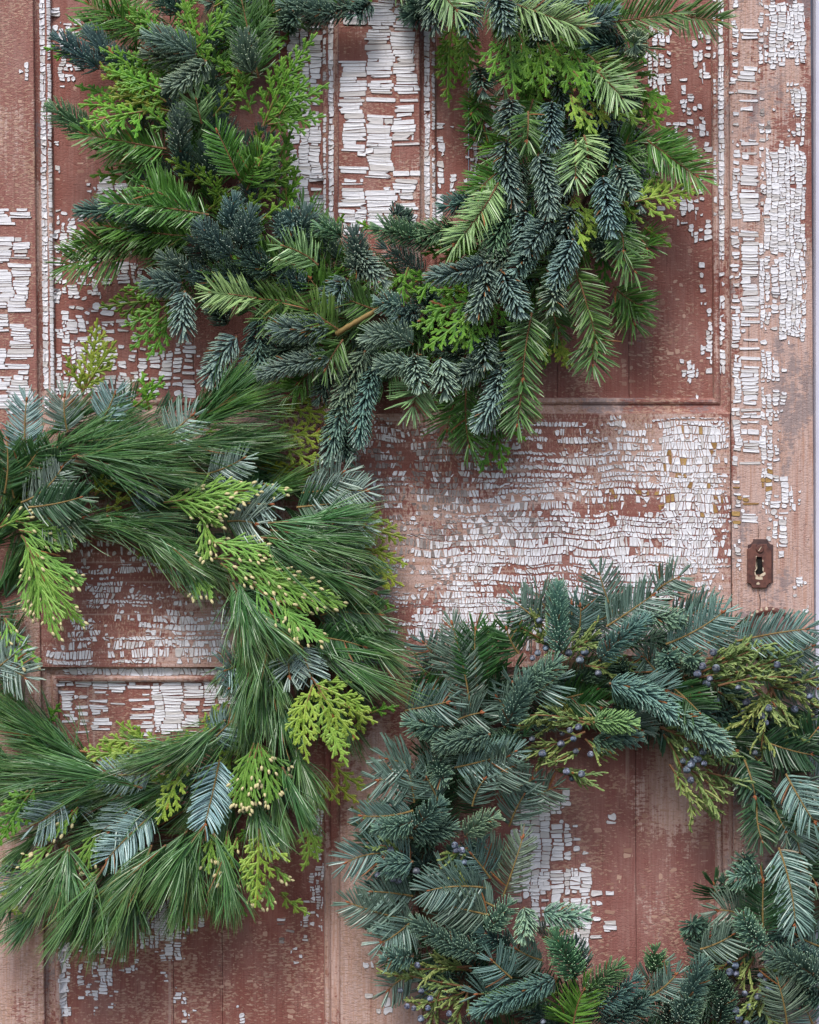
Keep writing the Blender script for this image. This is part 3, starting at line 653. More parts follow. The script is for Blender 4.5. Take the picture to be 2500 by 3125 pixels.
def tube(cur, r0, r1, n=9, k=5, t0=0, t1=1):
    T = np.linspace(t0, t1, n); P = cur.p(T); tg, sd, up = cur.frame(T); V = []
    for i in range(n):
        r = (r0+(r1-r0)*i/(n-1))*(1+.12*math.sin(i*2.7))
        for j in range(k):
            a = 2*math.pi*j/k; V.append(P[i]+r*(math.cos(a)*sd[i]+math.sin(a)*up[i]))
    q = [(i*k+j, i*k+(j+1) % k, (i+1)*k+(j+1) % k, (i+1)*k+j) for i in range(n-1) for j in range(k)]
    return np.array(V), np.array(q), np.array([range((n-1)*k, n*k)])
_buds = {}
def ellipsoid(name, rx, rz, mat, bump=0, nu=8, nv=6):
    if name in _buds: return _buds[name]
    V, q = [], []
    for i in range(nv+1):
        th = math.pi*(.04+.92*i/nv)
        for j in range(nu):
            a = 2*math.pi*(j+.5*(i % 2))/nu; f = 1+bump*((i+j) % 2-.5)
            V.append((rx*f*math.sin(th)*math.cos(a), rx*f*math.sin(th)*math.sin(a), rz*(1-math.cos(th))))
    for i in range(nv):
        for j in range(nu): q.append((i*nu+j, i*nu+(j+1) % nu, (i+1)*nu+(j+1) % nu, (i+1)*nu+j))
    caps = np.array([[*range(nu)][::-1], [*range(nv*nu, (nv+1)*nu)]])
    me = make_mesh(name, np.array(V), [np.array(q), caps], smooth=True); me.materials.append(mat); _buds[name] = me
    return me
def orient(o, d):
    o.rotation_mode = 'QUATERNION'; o.rotation_quaternion = Vector(d).to_track_quat('Z', 'Y')
def put(name, me, parent, pos, d, scale=1, color=(1, 1, 1, 1)):
    o = bpy.data.objects.new(name, me); COL.objects.link(o); o.parent = parent; o.location = pos; orient(o, d)
    o.scale = (scale,)*3 if np.isscalar(scale) else scale; o.color = color
    return o

KIND = {'N': 'blue_fir_sprig', 'D': 'green_fir_sprig', 'S': 'silver_fir_sprig', 'F': 'dark_fir_sprig', 'P': 'pine_tuft', 'C': 'cedar_frond',
        'Y': 'golden_cedar_frond', 'I': 'budded_cedar_frond', 'J': 'juniper_sprig', 'B': 'bare_twig'}
TRI = [0]
def emit(kind, parts, root, a, color, twig=None, tmat='twig_brown', detail=1.0):
    """one sprig: leaf mesh with its twig as sub-part; verts are world, stored relative to the cut end"""
    V = np.concatenate([p[0] for p in parts])-a; A = np.concatenate([p[2] for p in parts]); off = 0; Q = []
    for p in parts: Q.append(p[1]+off); off += len(p[0])
    me = make_mesh(KIND[kind], V, Q, A, smooth=False); TRI[0] += sum(len(q) for q in Q)*2
    o = link(KIND[kind], me, root, a-np.array(root.location), (MAT[kind],)); o.color = (*color, 1)
    if twig is not None and detail >= 1:
        v, q, c = twig
        link('twig', make_mesh('twig', v-a, [q, c], smooth=True), o, (0, 0, 0), (MAT[tmat],))
    return o
def build(kind, root, a, b, bend, arch, wf=1.0, color=(1, 1, 1), light=0, detail=1.0):
    cur = Curve(a, b, bend, arch); Ln = cur.len/K; rg = RNG
    u = lambda lo, hi, n: rg.uniform(lo, hi, n)
    if kind in 'NDSF': wf = wf*rg.uniform(.82, 1.12); detail = detail if detail < 1 else rg.uniform(1.0, 1.18)
    if kind == 'B':
        v, q, c = tube(cur, 9*K, 7*K, 12, 7); me = make_mesh('bare_twig', v-a, [q, c], smooth=True)
        o = link('bare_twig', me, root, a-np.array(root.location), (MAT['twig_olive'],)); o['label'] = 'thick bare brown twig end without needles'; return o
    if kind in 'NDSF':
        if kind == 'N': n = int(Ln*.92*detail)+24; L0, W0, T0 = 58, 2.7, 1.7
        elif kind == 'D': n = int(Ln*.40*detail)+14; L0, W0, T0 = 90, 2.4, .9
        else: n = int(Ln*.38*detail)+12; L0, W0, T0 = 86, 2.45, .9
        t = np.clip((np.arange(n)+u(.1, .9, n))/n*.98+.02, .02, 1); tipn = {'N': 16, 'D': 8, 'S': 7, 'F': 8}[kind]
        t[-tipn:] = u(.965, 1, tipn)
        P = cur.p(t); tg, sd, up = cur.frame(t)
        if kind == 'N':
            ph = ((np.arange(n)*2.39996) % (2*math.pi)-math.pi)*.62+rg.normal(0, .16, n); al = np.radians(np.interp(t, [0, .8, .96, 1], [70, 60, 40, 24])+rg.normal(0, 4.5, n))
        elif kind == 'D':
            ph = (np.arange(n) % 2*2-1)*(1.25+rg.normal(0, .45, n)); al = np.radians(np.interp(t, [0, .85, .965, 1], [62, 52, 34, 18])+rg.normal(0, 5.5, n))
        else:
            ph = (np.arange(n) % 2*2-1)*(1.40+rg.normal(0, .26, n)); al = np.radians(np.interp(t, [0, .85, .965, 1], [68, 54, 36, 16])+rg.normal(0, 3.5, n))
        rad = np.cos(ph)[:, None]*up+np.sin(ph)[:, None]*sd
        D = nrm(np.cos(al)[:, None]*tg+np.sin(al)[:, None]*rad)
        if kind == 'N':
            C = nrm(.66*D+.50*tg+.24*up+rg.normal(0, .05, (n, 3)))
            L = L0*np.interp(t, [0, .12, .9, 1], [.75, 1, .95, .72])*u(.88, 1.08, n)
            NN = nrm(tg-D*np.sum(tg*D, 1)[:, None]+1e-4)
            prof = (.6, 1, 1.0, .62)
        elif kind == 'D':
            C = nrm(D+.15*tg+rg.normal(0, .07, (n, 3)))
            L = L0*np.interp(t, [0, .15, .8, 1], [.8, 1, .92, .72])*u(.78, 1.12, n)
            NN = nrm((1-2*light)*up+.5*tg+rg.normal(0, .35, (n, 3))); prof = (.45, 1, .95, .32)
        else:
            C = nrm(D+.32*tg+(.10 if kind == 'F' else -.02)*up+rg.normal(0, .06, (n, 3)))
            L = L0*np.interp(t, [0, .12, .75, 1], [.72, 1, .92, .66])*u(.84, 1.1, n)
            NN = nrm((-up if kind == 'S' else up)+.15*tg+rg.normal(0, .38, (n, 3))); prof = (.4, 1, 1, .55)
        nd = needles(P, D, C, NN, L*K*wf, W0*K*(.8+.2*wf)*u(.85, 1.15, n), T0*K, prof=prof)
        tw = tube(cur, (3.6 if kind != 'N' else 4)*K, 1.7*K)
        o = emit(kind, [nd], root, a, color, tw, 'twig_olive' if kind in 'SF' else 'twig_brown', detail)
        if kind in 'DSF' and detail >= 1:
            me = ellipsoid('bud', 3.6*K, 7*K, MAT['bud'])
            put('bud', me, o, cur.b-a-cur.t(1)*2*K, cur.t(1), u(.8, 1.3, 1)[0])
            if rg.random() < .5:
                tg, sd, up = cur.frame(.98); put('bud', me, o, cur.p(.98)-a, nrm(tg+sd*.8*rg.choice([-1, 1])), .85)
        return o
    if kind == 'P':
        nf = int(26*wf*detail); n = nf*5; f = np.repeat(u(0, .62, nf), 5); P = cur.p(f)+rg.normal(0, 2*K, (n, 3))
        tg, sd, up = cur.frame(f); ph = np.repeat(u(0, 2*math.pi, nf), 5)+rg.normal(0, .25, n); al = np.radians(np.repeat(np.abs(rg.normal(15, 14, nf)), 5)+rg.normal(0, 4, n))
        rad = np.cos(ph)[:, None]*up+np.sin(ph)[:, None]*sd
        st = rg.random(n) < .10; al = np.where(st, al*1.6+.12, al)                 # strays
        D = nrm(np.cos(al)[:, None]*tg+np.sin(al)[:, None]*rad)
        C = nrm(cur.t(np.minimum(f+.5, 1))*.75+D*.55+np.array([0, 0, -.10])+np.repeat(rg.normal(0, .13, (nf, 3)), 5, 0)+rg.normal(0, .06, (n, 3))+st[:, None]*rg.normal(0, .25, (n, 3)))
        L = np.maximum(Ln*.78, 160)*np.repeat(u(.6, 1.2, nf), 5)*u(.85, 1.1, n)*(1-.45*f)
        nd = needles(P, D, C, nrm(up+rg.normal(0, .9, (n, 3))), L*K, 1.35*K*u(.8, 1.2, n), 1.0*K, rings=(0, .2, .5, .8, 1), prof=(.6, 1, 1, .85, .2))
        return emit('P', [nd], root, a, color, tube(cur, 4*K, 2*K, t1=.45), detail=detail)
    if kind in 'CYI':
        inc = kind == 'I'
        Pb, Db, Cb, Lb, Wb, Nb = [], [], [], [], [], []
        cones = []
        def frond(cv, Ln_, width, roll, lvl):
            ns = max(5, int(Ln_/(18 if not inc else 17)))
            for i in range(ns):
                t = .04+.93*(i+rg.uniform(-.2, .2))/ns; t = min(max(t, .02), .985); s = 1 if i % 2 else -1
                tg, sd, up = cv.frame(t); pl = sd*math.cos(roll)+up*math.sin(roll); no = np.cross(tg, pl)
                no = no if np.dot(no, CAMV) > 0 else -no
                sl = width*(np.interp(t, [0, .25, .5, 1], [.55, 1, .85, .10]))*rg.uniform(.75, 1.15)
                ang = math.radians((np.interp(t, [0, 1], [52, 34]) if not inc else np.interp(t, [0, 1], [30, 18]))+rg.normal(0, 2.5))
                d = nrm(math.cos(ang)*tg+math.sin(ang)*s*pl+rg.normal(0, .08)*no)
                c = nrm(d*.75+tg*(.40 if not inc else .3)-no*rg.uniform(-.05, .28)+np.array([0, 0, -.06]))
                p = cv.p(t)
                if sl < 6: continue
                Pb.append(p); Db.append(d); Cb.append(c); Lb.append(sl); Wb.append(4.4 if not inc else 3.5); Nb.append(no)
                m = int(sl/(12.5 if not inc else 22))
                for j in range(m):
                    q = (j+.75+rg.uniform(-.2, .2))/(m+.6); pos = p+sl*K*(d*q+(c-d)*q*q/2); dt = nrm(d+(c-d)*q)
                    s2 = (1 if j % 2 else -1)*s; pl2 = nrm(np.cross(no, dt))*s2*s
                    a2 = math.radians((42 if not inc else 22)+rg.normal(0, 3))
                    l2 = min((.42 if not inc else .62)*sl*(1-q)+8, 22 if not inc else 60)*rg.uniform(.85, 1.12)
                    d2 = nrm(math.cos(a2)*dt+math.sin(a2)*pl2+rg.normal(0, .05)*no)
                    Pb.append(pos); Db.append(d2); Cb.append(nrm(d2*.8+dt*.35-no*rg.uniform(-.05, .15))); Lb.append(l2); Wb.append(4.0 if not inc else 2.8); Nb.append(no)
                    if inc and rg.random() < .30: cones.append((pos+l2*K*(d2*.9), d2))
                if inc and rg.random() < .75: cones.append((p+sl*K*(d+(c-d)/2), c))
        roll = rg.normal(0, .22)
        frond(cur, Ln, (min(Ln*.36, 78) if not inc else min(Ln*.5, 120))*wf, roll, 0)
        n = len(Pb)
        P, D, C, L, Wd, Nn = map(np.array, (Pb, Db, Cb, Lb, Wb, Nb))
        Rn = np.linspace(0, 1, 7)
        out = []
        for lo, hi, R in ((0, 14, 4), (14, 34, 6), (34, 999, 12)):
            m = (L >= lo) & (L < hi)
            if not m.any(): continue
            pr = [1.0 if i % 2 else .72 for i in range(R)]; pr[-1] = .3; pr[0] = .6
            out.append(needles(P[m], D[m], C[m], Nn[m], L[m]*K, Wd[m]*K, Wd[m]*.45*K, rings=np.linspace(0, 1, R), prof=pr, closed=False))
        # the axis itself
        na = 7; T = np.linspace(0, 1, na+1)
        PA = cur.p(T[:-1]); DA = cur.t(T[:-1]); CA = cur.t(T[1:]); LA = np.full(na, cur.len/na*1.08)
        _, _, up = cur.frame(T[:-1])
        out.append(needles(PA, DA, CA, up, LA, np.linspace(4.6, 3.4, na)*K, np.linspace(2.6, 1.8, na)*K, rings=np.linspace(0, 1, 5), prof=(.8, 1, .8, 1, .8), closed=False))
        o = emit(kind, out, root, a, color, tube(cur, 3.2*K, 1.4*K, t1=.5), detail=detail)
        if inc:
            h_ = -b[1]/K
            me = ellipsoid('seed_cone', 4.9*K, 8.3*K, MAT['cone'], bump=.10)
            rg.shuffle(cones)
            for p, d in cones[:15 if h_ > 200 else 5]:
                put('seed_cone', me, o, p-a+CAMV*2*K, nrm(np.array(d)+rg.normal(0, .2, 3)), rg.uniform(.75, 1.1))
        return o
    if kind == 'J':
        Pb, Db, Cb, Lb = [], [], [], []
        ns = max(5, int(Ln/16))
        for i in range(ns):
            t = min(.08+.92*(i+rg.uniform(-.3, .3))/ns, 1); t = max(t, .03); tg, sd, up = cur.frame(t); ph = rg.normal(0, 1.1)+(math.pi/2)*(1 if i % 2 else -1)
            rad = math.cos(ph)*up+math.sin(ph)*sd; al = math.radians(rg.uniform(22, 46))
            d = nrm(math.cos(al)*tg+math.sin(al)*rad); c = nrm(d*.7+tg*.5+rg.normal(0, .22, 3)); l = rg.uniform(42, 92)*wf*np.interp(t, [0, .5, 1], [1.1, 1, .7]); p = cur.p(t)
            Pb.append(p); Db.append(d); Cb.append(c); Lb.append(l)
            m = int(l/10.5)
            for j in range(m):
                q = (j+.9)/(m+.5); pos = p+l*K*(d*q+(c-d)*q*q/2); dt = nrm(d+(c-d)*q)
                r = rg.normal(0, 1, 3); r = nrm(r-dt*np.dot(r, dt)); a2 = math.radians(rg.uniform(24, 44))
                d2 = nrm(math.cos(a2)*dt+math.sin(a2)*r)
                Pb.append(pos); Db.append(d2); Cb.append(nrm(d2+.35*dt)); Lb.append(rg.uniform(11, 30)*(1-.35*q))
        P, D, C, L = map(np.array, (Pb, Db, Cb, Lb)); n = len(P)
        nd = needles(P, D, C, nrm(CAMV+rg.normal(0, .4, (n, 3))), L*K, 3.0*K*np.where(L > 38, 1.1, 1), 3.0*K, rings=(0, .2, .4, .6, .8, 1), prof=(.8, 1.1, .85, 1.1, .9, .4))
        return emit('J', [nd], root, a, color, tube(cur, 4.2*K, 1.8*K), detail=detail)

ZB = {0: 14, 1: 32, 2: 76, 3: 126, 4: 180, 5: 228}
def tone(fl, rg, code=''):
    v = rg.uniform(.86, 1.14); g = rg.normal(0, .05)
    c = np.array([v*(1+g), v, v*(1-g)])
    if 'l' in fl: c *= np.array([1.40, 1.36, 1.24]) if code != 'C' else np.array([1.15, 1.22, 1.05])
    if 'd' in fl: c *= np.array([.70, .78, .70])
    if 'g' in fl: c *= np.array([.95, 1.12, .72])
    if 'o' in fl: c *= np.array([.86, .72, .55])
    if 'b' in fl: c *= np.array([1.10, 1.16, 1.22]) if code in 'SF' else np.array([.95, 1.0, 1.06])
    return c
def place(root, code, bx, by, tx, ty, z, fl='', detail=1.0, wf=1.0):
    rg = RNG
    Lp = math.hypot(tx-bx, ty-by); cut = {'N': 16, 'D': 30, 'S': 36, 'F': 36}.get(code, 0)*min(1, Lp/150)   # the listed end is the needles' end
    tx, ty = tx-(tx-bx)/max(Lp, 1)*cut, ty-(ty-by)/max(Lp, 1)*cut
    if root is wre[2] and code == 'S': z = min(z, 4)
    if root is wre[2] and code == 'P' and z == 4 and rg.random() < .35: z = 5
    h = ZB[z]
    dz = 22 if code in 'PCYI' else 16
    a = at(bx, by, max(h-dz+rg.uniform(-8, 6), 6)); b = at(tx, ty, max(h+rg.uniform(-4, 12)+(6 if code == 'N' else 0), 10))
    Lp = math.hypot(tx-bx, ty-by)
    if Lp < 60 and code in 'NDS':                 # points at the viewer: start it deeper
        a = at(bx, by, max(h-75, 6)); b = at(tx, ty, h+18)
    bend = rg.normal(0, .07) if code not in 'Y' else rg.normal(0, .10)
    arch = abs(rg.normal(.06, .04))
    return build(code, root, a, b, bend, arch, wf, tone(fl, rg, code)*(np.array([.62, .74, .62]) if root is wre[3] and code in 'SF' else np.array([.80, .92, .84]) if root is wre[3] and code == 'N' else np.array([1.10, 1.17, 1.08]) if root is wre[2] and code == 'S' else 1), 1 if 'l' in fl else 0, detail)

